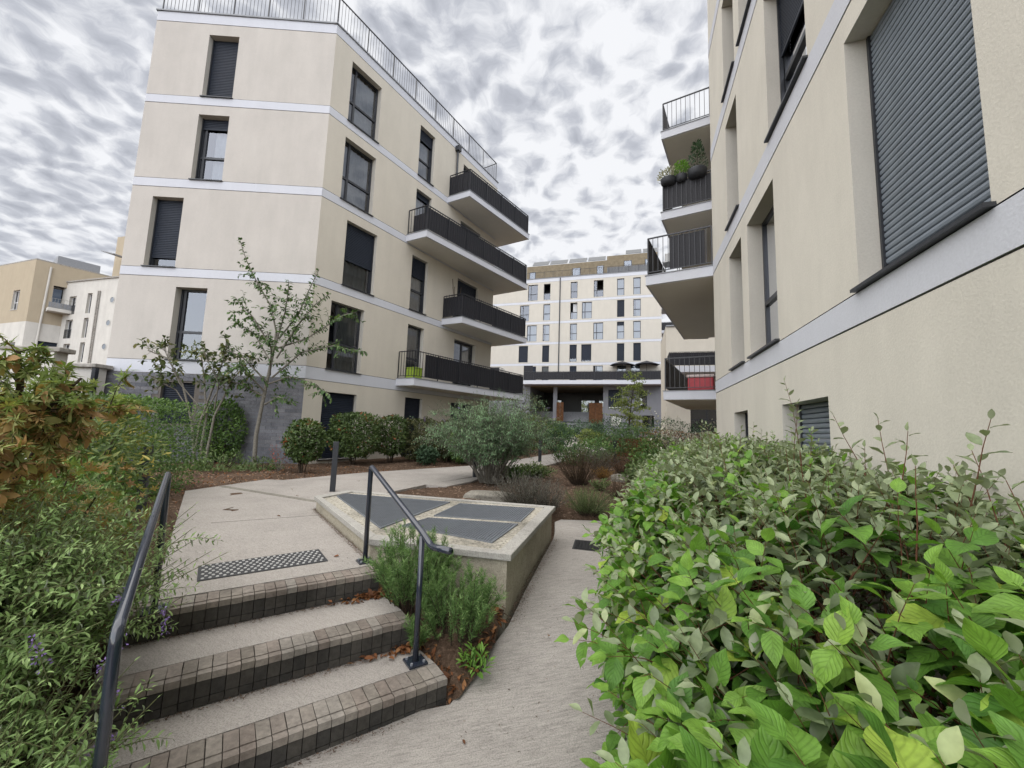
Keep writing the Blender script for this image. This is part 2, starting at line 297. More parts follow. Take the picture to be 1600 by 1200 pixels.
def window(bld, fr, s0, s1, z0, z1, depth=.2, shut=0.0, curtain=0, mull=None, transom=.85, sill=True, slats=False, opened=False, fmat='anthracite', fw=.055, room=True, pitch=.055):
    k = MB(); D = -depth; zt = z1
    for a, b, c, d in ((s0, s0+fw, z0, z1), (s1-fw, s1, z0, z1), (s0+fw, s1-fw, z0, z0+fw), (s0+fw, s1-fw, z1-fw, z1)): fr.box(k, a+.001, b-.001, c+.001, d-.001, D-.05, D+.02)
    cells_s = [(s0+fw, s1-fw)]; cells_z = [(z0+fw, z1-fw)]
    if mull: fr.box(k, s0+mull-.035, s0+mull+.035, z0+fw, z1-fw, D-.049, D+.026); cells_s = [(s0+fw, s0+mull-.035), (s0+mull+.035, s1-fw)]
    if transom: fr.box(k, s0+fw, s1-fw, z0+transom-.035, z0+transom+.035, D-.048, D+.028); cells_z = [(z0+fw, z0+transom-.035), (z0+transom+.035, z1-fw)]
    if sill: fr.box(k, s0-.03, s1+.03, z0-.028, z0-.002, D-.02, .055)
    if shut > 0:                                      # guide rails
        for a in (s0+.002, s1-.032): fr.box(k, a, a+.03, z0+.002, z1-.002, D+.03, D+.075)
    w = k.build('window', fmat, bld)
    for (a, b) in cells_s:
        for (c, d) in cells_z:
            if opened and c > z0+.3 and b-a > .3: continue
            g = MB(); g.add([fr.p(a, c, D-.01), fr.p(b, c, D-.01), fr.p(b, d, D-.01), fr.p(a, d, D-.01)], [(0, 1, 2, 3)]); g.build('pane', 'glass', w)
    if room:
        g = MB(); q = [fr.p(a, c, o) for o in (D-.06, D-1.3) for a, c in ((s0, z0), (s1, z0), (s1, z1), (s0, z1))]
        g.add(q, [(4, 5, 6, 7), (0, 1, 5, 4), (1, 2, 6, 5), (2, 3, 7, 6), (3, 0, 4, 7)]); g.build('interior', 'room', w)
    if curtain and shut < .99:
        g = MB(); a0, a1 = (s0+fw, s1-fw) if curtain == 1 else (s0+(s1-s0)*.35, s1-fw); n = max(8, int((a1-a0)/.03)); pts = []
        for i in range(n+1):
            a = a0+(a1-a0)*i/n; o = D-.14+.022*math.sin(i*1.15+s0*7)+.012*math.sin(i*.47)
            pts += [fr.p(a, z0+.05, o), fr.p(a, z1-.05, o)]
        g.add(pts, [(2*i, 2*i+2, 2*i+3, 2*i+1) for i in range(n)]); g.build('curtain', 'curtain', w, smooth=True)
    if shut > 0:
        zb = z1-(z1-z0)*shut+.012; n = max(3, int(round((z1-zb)/pitch))); ph = (z1-zb)/n
        if slats:
            sm = MB(); L_ = s1-s0-.07; prof = [(0, 0), (.012, ph*.12), (.016, ph*.45), (.012, ph*.8), (0, ph*.93), (-.006, ph*.93), (-.006, 0)]
            m_ = len(prof); pts = [(0, -o, z) for o, z in prof]+[(L_, -o, z) for o, z in prof]
            sm.add(pts, [(i, (i+1) % m_, m_+(i+1) % m_, m_+i) for i in range(m_)]+[tuple(range(m_-1, -1, -1)), tuple(range(m_, 2*m_))])
            me = mesh_of(sm, 'slat', 'slat_dark'); sh = MB(); fr.box(sh, s0+.034, s1-.034, zb-.03, zb, D+.035, D+.05); bar = sh.build('shutter', 'slat_dark', bld)
            flip = fr.n[0]*fr.d[1]-fr.n[1]*fr.d[0]          # +1 when outward = local -Y
            for i in range(n):
                a = s0+.035 if flip > 0 else s1-.035
                q = fr.p(a, zb+i*ph, D+.045); inst('slat', me, bar, q, (0, 0, fr.rz if flip > 0 else fr.rz+math.pi))
        else:
            sm = MB(); pts = []
            for i in range(n):
                for o, t in ((.036, 0), (.048, .18), (.05, .5), (.047, .82), (.036, .97)): pts.append((zb+(i+t)*ph, D+o))
            v = []
            for z_, o in pts: v += [fr.p(s0+.034, z_, o), fr.p(s1-.034, z_, o)]
            sm.add(v, [(2*i, 2*i+1, 2*i+3, 2*i+2) for i in range(len(pts)-1)]); fr.box(sm, s0+.034, s1-.034, zb-.03, zb-.002, D+.03, D+.055); sm.build('shutter', 'slat_flat', bld)
    return w

def leaf_template(kind, var=0):
    """returns verts (u,side,normal) unit length, faces, uv"""
    rnd = random.Random(var*13+5)
    if kind == 'big':
        nu, nv, W, fold, droop, sh = 6, 4, .34, .15+.2*rnd.random(), .10+.28*rnd.random(), 'ovate'
    elif kind == 'ell':
        nu, nv, W, fold, droop, sh = 5, 2, .25, .2+.25*rnd.random(), .05+.3*rnd.random(), 'ell'
    elif kind == 'mid':
        nu, nv, W, fold, droop, sh = 3, 2, .25, .3+.2*rnd.random(), .15+.2*rnd.random(), 'ell'
    elif kind == 'lance':
        nu, nv, W, fold, droop, sh = 4, 2, .14, .35, .15+.3*rnd.random(), 'ell'
    elif kind == 'needle':
        return np.array([(0, -.07, 0), (0, .07, 0), (1, 0, .03)], float), [(0, 1, 2)], np.array([(0, 0), (0, 1), (1, .5)], float)
    elif kind == 'quad':
        return np.array([(0, 0, 0), (.5, -.3, .08), (1, 0, -.06), (.5, .3, .08)], float), [(0, 1, 2, 3)], np.array([(0, .5), (.5, 0), (1, .5), (.5, 1)], float)
    elif kind == 'chip':
        return np.array([(0, -.16, 0), (1, -.14, .05), (1, .14, .02), (0, .16, .03), (.5, 0, .14)], float), [(0, 1, 4), (1, 2, 4), (2, 3, 4), (3, 0, 4)], np.zeros((5, 2))
    elif kind == 'palm':
        v = [(0.0, 0.0, 0.0)]; uv = [(0, .5)]
        for k in range(5):
            a = R(-110+55*k); l = (.62, .9, 1.0, .9, .62)[k]
            for da, ll in ((-.32, .38), (0, l), (.32, .38)):
                v.append((ll*math.cos(a+da)*.75+.18, ll*math.sin(a+da)*.75, -.14*ll*ll+.03*rnd.random())); uv.append((.5, .5))
        f = []
        for k in range(5): f += [(0, 1+3*k, 2+3*k), (0, 2+3*k, 3+3*k)]
        return np.array(v, float), f, np.array(uv, float)
    v = []; uv = []
    for i in range(nu+1):
        u = i/nu
        w = W*(math.sin(math.pi*min(1, u**.72)) if sh == 'ovate' else math.sin(math.pi*u)**.8) if 0 < i < nu else .012
        if sh == 'ovate' and u > .75: w *= .9
        for j in range(nv+1):
            q = j/nv*2-1
            v.append((u-.05*droop*u*u, q*w*(1-.12*fold), abs(q)*w*fold-droop*u*u+.035*math.sin(u*9+var)*q)); uv.append((u, j/nv))
    f = [(i*(nv+1)+j, (i+1)*(nv+1)+j, (i+1)*(nv+1)+j+1, i*(nv+1)+j+1) for i in range(nu) for j in range(nv)]
    return np.array(v, float), f, np.array(uv, float)
TPL = {}
def tpl(kind, var):
    if (kind, var) not in TPL: TPL[(kind, var)] = leaf_template(kind, var)
    return TPL[(kind, var)]
def unit(a): return a/np.maximum(np.linalg.norm(a, axis=-1, keepdims=True), 1e-9)
def leaves(name, parent, P, D, U, S, tint, kind, mat, origin=None, stuff=True, nvar=4):
    """P base points, D direction, U approximate normal, S sizes"""
    P = np.asarray(P, float); n = len(P)
    if n == 0: return None
    D = unit(np.asarray(D, float)); U = np.asarray(U, float); U = unit(U-D*(U*D).sum(1, keepdims=True)); X = np.cross(U, D)
    o0 = base_of(parent) if parent is not None else (np.array(origin) if origin is not None else np.zeros(3))
    vid = np.arange(n) % nvar; Vs = []; Ls = []; Ts = []; UVs = []; off = 0; sizes = []
    for k in range(nvar):
        sel = np.where(vid == k)[0]
        if len(sel) == 0: continue
        tv, tf, tuv = tpl(kind, k); m_ = len(tv)
        co = P[sel][:, None, :]+S[sel][:, None, None]*(tv[None, :, 0, None]*D[sel][:, None, :]+tv[None, :, 1, None]*X[sel][:, None, :]+tv[None, :, 2, None]*U[sel][:, None, :])
        Vs.append(co.reshape(-1, 3)); Ts.append(np.repeat(tint[sel], m_))
        fl = np.concatenate([np.array(f) for f in tf]); idx = (np.arange(len(sel))*m_)[:, None]+fl[None, :]+off
        Ls.append(idx.ravel()); sizes.append(np.tile(np.array([len(f) for f in tf]), len(sel))); UVs.append(np.tile(tuv[fl], (len(sel), 1))); off += m_*len(sel)
    V = np.concatenate(Vs)-o0; LI = np.concatenate(Ls); SZ = np.concatenate(sizes); T = np.concatenate(Ts); UV = np.concatenate(UVs)
    me = bpy.data.meshes.new(name); me.vertices.add(len(V)); me.vertices.foreach_set('co', V.ravel()); me.loops.add(len(LI)); me.loops.foreach_set('vertex_index', LI.astype(np.int32))
    me.polygons.add(len(SZ)); me.polygons.foreach_set('loop_start', np.concatenate([[0], np.cumsum(SZ)[:-1]]).astype(np.int32)); me.polygons.foreach_set('loop_total', SZ.astype(np.int32))
    me.polygons.foreach_set('use_smooth', np.ones(len(SZ), bool))
    me.update(); a = me.attributes.new('tint', 'FLOAT', 'POINT'); a.data.foreach_set('value', T.astype(np.float32))
    u = me.uv_layers.new(name='UVMap'); u.data.foreach_set('uv', UV.astype(np.float32).ravel()); me.materials.append(MATS[mat]); me.validate()
    o = bpy.data.objects.new(name, me); COL.objects.link(o)
    if parent is not None: o.parent = parent
    else: o.location = o0
    if stuff: o['kind'] = 'stuff'
    return o
def rdir(n): return unit(RNG.normal(size=(n, 3)))
def clamp_tint(n, mean=.45, sd=.25): return np.clip(RNG.normal(mean, sd, n), 0, 1)

# ------------------------------------------------------------------ ground
def ss(a, b, x): t = min(1, max(0, (x-a)/(b-a))); return t*t*(3-2*t)
def lift(y): return .021*max(0, y-12) if y < 46 else .021*34
def ramp_z(y): return .20*ss(2.3, 4.6, y)+.06*ss(4.6, 7.0, y)
LOWER = [(-2.0, -30), (-2.0, .2), (-2.2, 1.2), (-2.5, 2.45), (-1.9, 3.5), (-1.2, 4.3), (-.6, 5.2), (.25, 5.9), (.55, 6.75), (2.2, 6.75), (4.2, 8.2), (4.4, 9.2), (30, 9.2), (30, -30)]
def inside(poly, x, y):
    c = False; n = len(poly)
    for i in range(n):
        x0, y0 = poly[i]; x1, y1 = poly[(i+1) % n]
        if (y0 > y) != (y1 > y) and x < (x1-x0)*(y-y0)/(y1-y0)+x0: c = not c
    return c
def ground_z(x, y):
    if inside(LOWER, x, y): return -.14
    b = .46+lift(y)
    if x > -.4 and y < 9: b -= .17*(1-ss(6.7, 8.3, y))
    n = .018*math.sin(x*3.1+y*1.3)+.014*math.sin(x*1.7-y*4.3)+.01*math.sin(x*7.3+y*5.1)
    return b-.015+n*ss(2.5, 4, y)
def build_ground():
    xs = np.concatenate([[-600, -300, -150], np.linspace(-90, -9, 14), np.arange(-8.4, 6.01, .16), np.linspace(7.5, 90, 14), [150, 300, 600]])
    ys = np.concatenate([[-600, -200, -60, -20, -6], np.arange(-2, 15.01, .17), np.linspace(16, 60, 26), np.linspace(66, 120, 5), [200, 400, 600]])
    v = [(x, y, ground_z(x, y)) for y in ys for x in xs]; nx = len(xs)
    f = [(j*nx+i, j*nx+i+1, (j+1)*nx+i+1, (j+1)*nx+i) for j in range(len(ys)-1) for i in range(nx-1)]
    MB().add(v, f).build('ground', 'mulch', smooth=True, kind='structure')
    # lower path and ramp: a strip of cross sections
    left = [(-4.2, -4), (-2.6, -1.2), (-2.4, 1.0), (-2.0, 1.65), (-1.4, 2.15), (-.8, 2.45), (-.31, 2.62), (-.17, 2.9), (-.09, 3.15), (.04, 3.44), (.2, 4.0), (.34, 4.5), (.48, 5.05), (.63, 5.6), (.70, 6.0), (.74, 6.45), (.86, 6.62)]
    mb = MB(); v = []; n = 12
    for (x, y) in left:
        xr = 3.1+.30*(y-3.4)+.6
        for i in range(n+1): xx = x+(xr-x)*i/n; v.append((xx, y, ramp_z(y)))
    m_ = n+1; f = [(j*m_+i, j*m_+i+1, (j+1)*m_+i+1, (j+1)*m_+i) for j in range(len(left)-1) for i in range(n)]
    k = len(v); v += [(x, y, ramp_z(y)-.22) for x, y in left]; f += [(j*m_, (j+1)*m_, k+j+1, k+j) for j in range(len(left)-1)]
    k = len(v); v += [(left[-1][0]+(4.95-left[-1][0])*i/n, left[-1][1]+.0, ramp_z(7)-.2) for i in range(n+1)]
    mb.add(v, f).build('path', 'concrete_ramp', kind='structure', smooth=False)
build_ground()
# stairs frame: u along the nosings, v up the flight
SU = np.array([.819, .574]); SV = np.array([-.574, .819])
def st(u, v): q = SU*u+SV*v; return (float(q[0]), float(q[1]))
UL = -.44; NV = (2.365, 2.83, 3.385); NZ = (.14, .31, .48); UE = (1.25, 1.185, 1.125)
def build_terrace():
    e = .19
    poly = [st(UL, NV[2]+e+.012), st(UE[2], NV[2]+e+.012), (-1.26, 3.78), (-2.69, 5.72), (-2.46, 6.34), (-1.99, 7.63), (-1.69, 8.39), (-1.24, 8.22), (-.81, 9.12), (-.54, 10.44), (.3, 11.6), (1.21, 13.4), (2.6, 16.2), (4.2, 18.8), (5.5, 23), (6.3, 30), (6.6, 40), (3.6, 40), (3.5, 27), (2.6, 19.6), (.6, 15.6), (-1.11, 12.69), (-3.65, 9.92), (-4.58, 8.34), (-4.94, 8.34), (-5.3, 6.75), (-2.57, 3.12)]
    MB().prism(poly, lambda x, y: .2+lift(y), lambda x, y: .48+lift(y)).build('terrace', 'concrete_terrace', kind='structure')
    t = SC.objects['terrace']
    d = MB(); d.prism([(-5.12, 7.27), (-2.88, 6.17), (-2.84, 6.26), (-5.08, 7.37)], .47, .4835); d.build('drain_strip', 'stone', t)
    d = MB(); d.prism([(-3.41, 4.775), (-2.42, 5.36), (-2.424, 5.366), (-3.414, 4.781)], .47, .4825); d.build('joint_line', 'joint', t)
build_terrace()
def build_stairs():
    c = st(.4, 2.6); T = empty('garden_stairs', (c[0], c[1], 0), 'three low concrete steps edged with brown bricks between two black handrails', 'stairs'); e = .19
    for i in range(2):
        z = NZ[i]; a = NV[i]+e+.006; b = NV[i+1]+.05
        k = MB(); k.prism([st(UL, a), st(UE[i], a), st(UE[i]-.12*(b-a), b), st(UL, b)], -.15, z-.003); k.build('tread', 'concrete_terrace', T)
        k = MB(); k.prism([st(UL, NV[i]+.05), st(UE[i]-.012, NV[i]+.05), st(UE[i]-.012, a), st(UL, a)], -.15, z-.041); k.build('core', 'joint', T)
    k = MB(); k.prism([st(UL, NV[2]+.05), st(UE[2]-.012, NV[2]+.05), st(UE[2]-.012, NV[2]+e+.01), st(UL, NV[2]+e+.01)], .1, .437); k.build('core', 'joint', T)
    w = .0665
    def bmesh_top(j):
        r = random.Random(j); m_ = MB(); h = .038; g = w-.0035-.001*r.random()
        m_.box(-g/2, g/2, .052, e-.004, -h, 0); m_.box(-g/2, g/2, .040, .052, -h, -.006); m_.box(-g/2, g/2, 0, .040, -h, -.0015)
        return mesh_of(m_, 'brick', 'step_brick')
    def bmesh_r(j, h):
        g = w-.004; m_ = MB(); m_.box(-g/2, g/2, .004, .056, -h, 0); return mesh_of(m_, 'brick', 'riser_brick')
    tops = [bmesh_top(j) for j in range(3)]; rz = math.atan2(SU[1], SU[0])
    for i in range(3):
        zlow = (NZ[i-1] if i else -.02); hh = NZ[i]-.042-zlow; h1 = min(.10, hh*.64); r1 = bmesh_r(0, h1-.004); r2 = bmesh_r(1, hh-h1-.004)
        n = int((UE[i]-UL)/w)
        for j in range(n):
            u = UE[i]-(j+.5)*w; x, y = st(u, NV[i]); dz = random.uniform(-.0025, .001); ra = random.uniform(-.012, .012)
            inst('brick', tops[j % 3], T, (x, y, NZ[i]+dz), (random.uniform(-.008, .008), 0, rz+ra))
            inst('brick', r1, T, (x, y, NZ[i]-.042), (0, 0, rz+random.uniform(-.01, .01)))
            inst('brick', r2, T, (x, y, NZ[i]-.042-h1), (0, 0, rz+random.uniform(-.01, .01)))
build_stairs()
def build_tactile():
    c = (-2.02, 3.52); a = math.atan2(3.633-3.101, -1.547+2.267); d = np.array([math.cos(a), math.sin(a)]); q = np.array([-d[1], d[0]]); L_, W_ = .90, .385
    T = empty('tactile_mat', (c[0], c[1], .48), 'dark rectangular warning mat with rows of white studs before top step', 'tactile mat'); T.rotation_euler.z = 0
    P = lambda u, v: tuple(np.array(c)+d*u+q*v)
    k = MB(); k.prism([P(-L_/2, -W_/2), P(L_/2, -W_/2), P(L_/2, W_/2), P(-L_/2, W_/2)], .478, .486); k.build('mat', 'mat_grey', T)
    s = MB(); n = 10; s.add([(math.cos(t*2*math.pi/n)*.0118, math.sin(t*2*math.pi/n)*.0118, 0) for t in range(n)]+[(math.cos(t*2*math.pi/n)*.009, math.sin(t*2*math.pi/n)*.009, .005) for t in range(n)], [(t, (t+1) % n, n+(t+1) % n, n+t) for t in range(n)]+[tuple(range(n, 2*n))])
    me = mesh_of(s, 'stud', 'stud_white')
    for i in range(19):
        for j in range(7):
            off = .5 if j % 2 else 0
            x, y = P(-L_/2+.032+(i+off*.9)*.0455, -W_/2+.035+j*.0525); inst('stud', me, T, (x, y, .486))
build_tactile()
def rail(name, label, pts, posts, rad=.021):
    T = empty(name, (posts[0][0], posts[0][1], posts[0][2]), label, 'handrail', 'stair handrails')
    # rounded bends
    P = [Vector(p) for p in pts]; out = [P[0]]
    for i in range(1, len(P)-1):
        a = (P[i-1]-P[i]).normalized(); b = (P[i+1]-P[i]).normalized(); r = .045
        for t in (0, .25, .5, .75, 1): out.append((P[i]+a*r)*(1-t)**2+P[i]*2*t*(1-t)+(P[i]+b*r)*t*t)
    out.append(P[-1]); MB().tube(out, rad, 14).build('rail', 'rail_blue', T, smooth=True)
    for (x, y, z0, z1, pl) in posts:
        if z1: MB().tube([(x, y, z0), (x, y, z1)], .0195, 12).build('post', 'rail_blue', T, smooth=True)
        if pl:
            k = MB(); a = math.atan2(SU[1], SU[0]); cs, sn = math.cos(a), math.sin(a); h = .062
            k.prism([(x+cs*u-sn*v, y+sn*u+cs*v) for u, v in ((-h, -h), (h, -h), (h, h), (-h, h))], z0, z0+.012); b = k.build('base_plate', 'rail_blue', T)
            for u, v in ((-.042, -.042), (.042, -.042), (.042, .042), (-.042, .042)):
                xx, yy = x+cs*u-sn*v, y+sn*u+cs*v; MB().tube([(xx, yy, z0+.011), (xx, yy, z0+.024)], .009, 6).build('bolt', 'zinc', b)
rail('handrail', 'slim black steel handrail with two posts right of the steps, beside rosemary', [(-1.23, 3.65, .49), (-1.235, 3.65, 1.305), (-.565, 2.805, .955), (-.484, 2.70, .90), (-.335, 2.49, .94)], [(-1.23, 3.65, .48, None, True), (-.57, 2.805, .14, .94, True)])
rail('handrail', 'black steel handrail left of the steps, half buried in a leafy shrub', [(-1.26, 1.40, -.05), (-1.285, 1.42, .965), (-2.18, 2.62, 1.325), (-2.17, 2.63, .48)], [(-2.17, 2.63, .48, None, True), (-1.26, 1.40, -.02, None, True)], .0182)

def clip_line(poly, p, d):
    t0, t1 = -1e9, 1e9; n = len(poly); area = sum(poly[i][0]*poly[(i+1) % n][1]-poly[(i+1) % n][0]*poly[i][1] for i in range(n)); sg = 1 if area > 0 else -1
    for i in range(n):
        a = poly[i]; b = poly[(i+1) % n]; nx, ny = -(b[1]-a[1])*sg, (b[0]-a[0])*sg
        den = nx*d[0]+ny*d[1]; num = nx*(p[0]-a[0])+ny*(p[1]-a[1])
        if abs(den) < 1e-9:
            if num < 0: return None
            continue
        t = -num/den
        if den > 0: t0 = max(t0, t)
        else: t1 = min(t1, t)
    return (t0, t1) if t1-t0 > .01 else None
def build_vent():
    top = [(-2.69, 5.74), (-1.24, 3.76), (.03, 3.44), (.63, 5.59), (-2.46, 6.32)]     # counter-clockwise
    cx = np.mean(np.array(top), 0); T = empty('ventilation_box', (cx[0], cx[1], .2), 'low concrete ventilation box with three dark steel floor grates', 'vent box')
    def grow(e): return [tuple(np.array(p)+(np.array(p)-cx)/np.linalg.norm(np.array(p)-cx)*e) for p in top]
    k = MB(); w = grow(-.035); n = 5; k.add([(x, y, z) for z in (-.14, .60) for x, y in w], [(i, (i+1) % n, n+(i+1) % n, n+i) for i in range(n)]); k.build('wall', 'concrete_wall', T)
    gr = [[(-2.40, 6.08), (-2.44, 5.86), (-1.27, 4.17), (-.80, 5.70)], [(-.86, 4.82), (.155, 4.68), (.36, 5.46), (-.66, 5.62)], [(-1.10, 4.30), (-.13, 3.80), (.12, 4.55), (-.90, 4.70)]]
    # old concrete field with holes for the grates
    bm = bmesh.new(); edges = []
    for poly in [grow(-.13)]+gr:
        vs_ = [bm.verts.new((x-cx[0], y-cx[1], .63-.2)) for x, y in poly]; edges += [bm.edges.new((vs_[i], vs_[(i+1) % len(vs_)])) for i in range(len(vs_))]
    bmesh.ops.triangle_fill(bm, use_beauty=True, edges=edges); me = bpy.data.meshes.new('top_slab'); bm.to_mesh(me); bm.free(); me.materials.append(MATS['slab_old'])
    o = bpy.data.objects.new('top_slab', me); COL.objects.link(o); o.parent = T
    a_, b_ = grow(.02), grow(-.14)
    for i in range(n):
        j = (i+1) % n; k = MB(); k.prism([a_[i], a_[j], b_[j], b_[i]], .595, .65); k.build('coping', 'coping', T, bevel=.006)
    k = MB(); k.prism(grow(-.2), .40, .42); k.build('shaft_shade', 'pit_shade', T)  # dark sheet below the grates, shade of the shaft put into its colour
    for poly in gr:
        g = MB(); ed = []
        A = np.array(poly); c = A.mean(0); nn = len(poly)
        for i in range(nn):
            p, q = A[i], A[(i+1) % nn]; pi, qi = p+(c-p)*.025, q+(c-q)*.025; g.prism([tuple(p), tuple(q), tuple(qi), tuple(pi)] if True else [], .60, .643)
        d1 = unit(np.array([.60, 2.15])); d2 = np.array([d1[1], -d1[0]])
        for d, q, sp, wd, zt in ((d1, d2, .030, .0045, .640), (d2, d1, .030, .0040, .637)):
            pr = A@q; t = pr.min()+sp
            while t < pr.max():
                r_ = clip_line(poly, q*t, d)
                if r_:
                    a, b = q*t+d*r_[0], q*t+d*r_[1]; g.prism([tuple(a-q*wd), tuple(b-q*wd), tuple(b+q*wd), tuple(a+q*wd)], .612, zt)
                t += sp
        g.build('grate', 'grate_steel', T)
build_vent()
def build_small_ground():
    c = (1.05, 5.36); z = ramp_z(5.36)
    T = empty('drain_cover', (c[0], c[1], z), 'small square cast iron drain cover set in the concrete ramp', 'drain cover')
    k = MB(); q = [(.82, 5.20), (1.16, 5.12), (1.26, 5.50), (.92, 5.58)]; zf = lambda x, y: ramp_z(y)-.02; k.prism(q, zf, lambda x, y: ramp_z(y)+.006); k.build('frame', 'iron', T)
    A = np.array(q); cc = A.mean(0); b = A+(cc-A)*.13; k = MB(); k.prism([tuple(x) for x in b], zf, lambda x, y: ramp_z(y)+.009); l = k.build('lid', 'iron', T)
    for i in range(7):
        for j in range(7):
            u, v = (i+.5)/7, (j+.5)/7; p = b[0]*(1-u)*(1-v)+b[1]*u*(1-v)+b[2]*u*v+b[3]*(1-u)*v; h = .012
            k.box(p[0]-h, p[0]+h, p[1]-h, p[1]+h, ramp_z(p[1])+.008, ramp_z(p[1])+.0125)
    k.build('tread_pattern', 'iron', l)
    for (x, y, z0, h, lab) in ((-3.07, 7.17, .48, .86, 'dark grey square bollard behind the vent box corner'), (-4.93, 5.55, .44, .84, 'dark grey square bollard against the clipped hedge, left of the terrace'), (-.83, 9.9, .44, .62, 'dark bollard hidden under the arching bush in the middle bed'), (1.06, 14.2, .50, .82, 'dark far bollard beside the pale path behind the bush'), (4.05, 15.6, .55, .8, 'thin far bollard among shrubs by the rusty planter')):
        T = empty('bollard', (x, y, z0), lab, 'bollard', 'square dark bollards along the path'); s = .045
        a = R(20); k = MB(); k.prism([(x+math.cos(a)*u-math.sin(a)*v, y+math.sin(a)*u+math.cos(a)*v) for u, v in ((-s, -s), (s, -s), (s, s), (-s, s))], z0-.03, z0+h); k.build('post', 'anthracite', T, bevel=.006)
        k = MB(); s2 = .05; k.prism([(x+math.cos(a)*u-math.sin(a)*v, y+math.sin(a)*u+math.cos(a)*v) for u, v in ((-s2, -s2), (s2, -s2), (s2, s2), (-s2, s2))], z0+h-.10, z0+h-.085); k.build('collar', 'anthracite', T)
    for (pts, z0, z1, lab) in (([(-.80, 7.22), (-.55, 7.0), (-.05, 7.05), (.12, 7.3), (-.1, 7.55), (-.65, 7.5)], .3, .545, 'flat grey boulder lying in the mulch behind the vent box'), ([(2.55, 10.3), (2.9, 10.1), (3.2, 10.4), (2.8, 10.65)], .35, .60, 'small pale boulder beside the orange grass tuft')):
        A = np.array(pts); c = A.mean(0); k = MB(); n = len(pts)
        lay = [(1.0, z0), (1.03, z0+(z1-z0)*.6), (.93, z1-.02), (.7, z1+.01)]
        k.add([(c[0]+(x-c[0])*s_+random.uniform(-.02, .02), c[1]+(y-c[1])*s_+random.uniform(-.02, .02), z+random.uniform(-.012, .012)) for s_, z in lay for x, y in pts], [(l*n+i, l*n+(i+1) % n, (l+1)*n+(i+1) % n, (l+1)*n+i) for l in range(3) for i in range(n)]+[tuple(range(3*n, 4*n))])
        o = k.build('boulder', 'stone', origin=(c[0], c[1], z0), bevel=.02); tag(o, lab, 'boulder', 'boulders in the mulch')
build_small_ground()

# ------------------------------------------------------------------ buildings
def baluster_mesh(h, w=.012, mat='rail_dark'):
    k = MB(); k.box(-w/2, w/2, -w/2, w/2, 0, h); return mesh_of(k, 'baluster', mat)
def run_rail(part, A, B, z, h, mesh, sp=.115, name='baluster', top=.035, posts=0, mat='rail_dark', panel=None, joined=False):
    """railing from A to B (xy): top and bottom rails, posts, balusters; optional dark panel just inside"""
    A = np.array(A, float); B = np.array(B, float); L_ = np.linalg.norm(B-A); d = (B-A)/L_; q = np.array([-d[1], d[0]])
    k = MB()
    def bar(a, b, w, z0, z1): k.prism([tuple(a-q*w), tuple(b-q*w), tuple(b+q*w), tuple(a+q*w)], z0, z1)
    bar(A, B, top/2, z+h-.03, z+h); bar(A, B, .008, z+.075, z+.095)
    n = max(1, int(round(L_/1.15)))
    for i in range(n+1): p = A+(B-A)*i/n; bar(p-d*.012, p+d*.012, .014, z, z+h-.03)
    r = k.build('railing', mat, part)
    m_ = int(L_/sp)
    if joined:
        k = MB()
        for i in range(1, m_): p = A+d*(L_*i/m_); k.box(p[0]-.008, p[0]+.008, p[1]-.008, p[1]+.008, z+.09, z+h-.03)
        k.build('balusters', mat, part, kind='stuff')
    else:
        for i in range(1, m_):
            p = A+d*(L_*i/m_); inst(name, mesh, part, (p[0], p[1], z+.085), (0, 0, math.atan2(d[1], d[0])))
    return r
def screen(part, A, B, z0, z1, mat='panel_dark', ofs=.02, wav=.004):
    A = np.array(A, float); B = np.array(B, float); L_ = np.linalg.norm(B-A); d = (B-A)/L_; q = np.array([-d[1], d[0]])*ofs; n = max(2, int(L_/.12)); v = []
    for i in range(n+1):
        p = A+(B-A)*i/n+q*(1+random.uniform(-.2, .2)); o = random.uniform(-wav, wav)
        v += [(p[0], p[1], z0), (p[0]+o, p[1]+o, z1+random.uniform(-.008, .004))]
    MB().add(v, [(2*i, 2*i+2, 2*i+3, 2*i+1) for i in range(n)]).build('privacy_screen', mat, part)

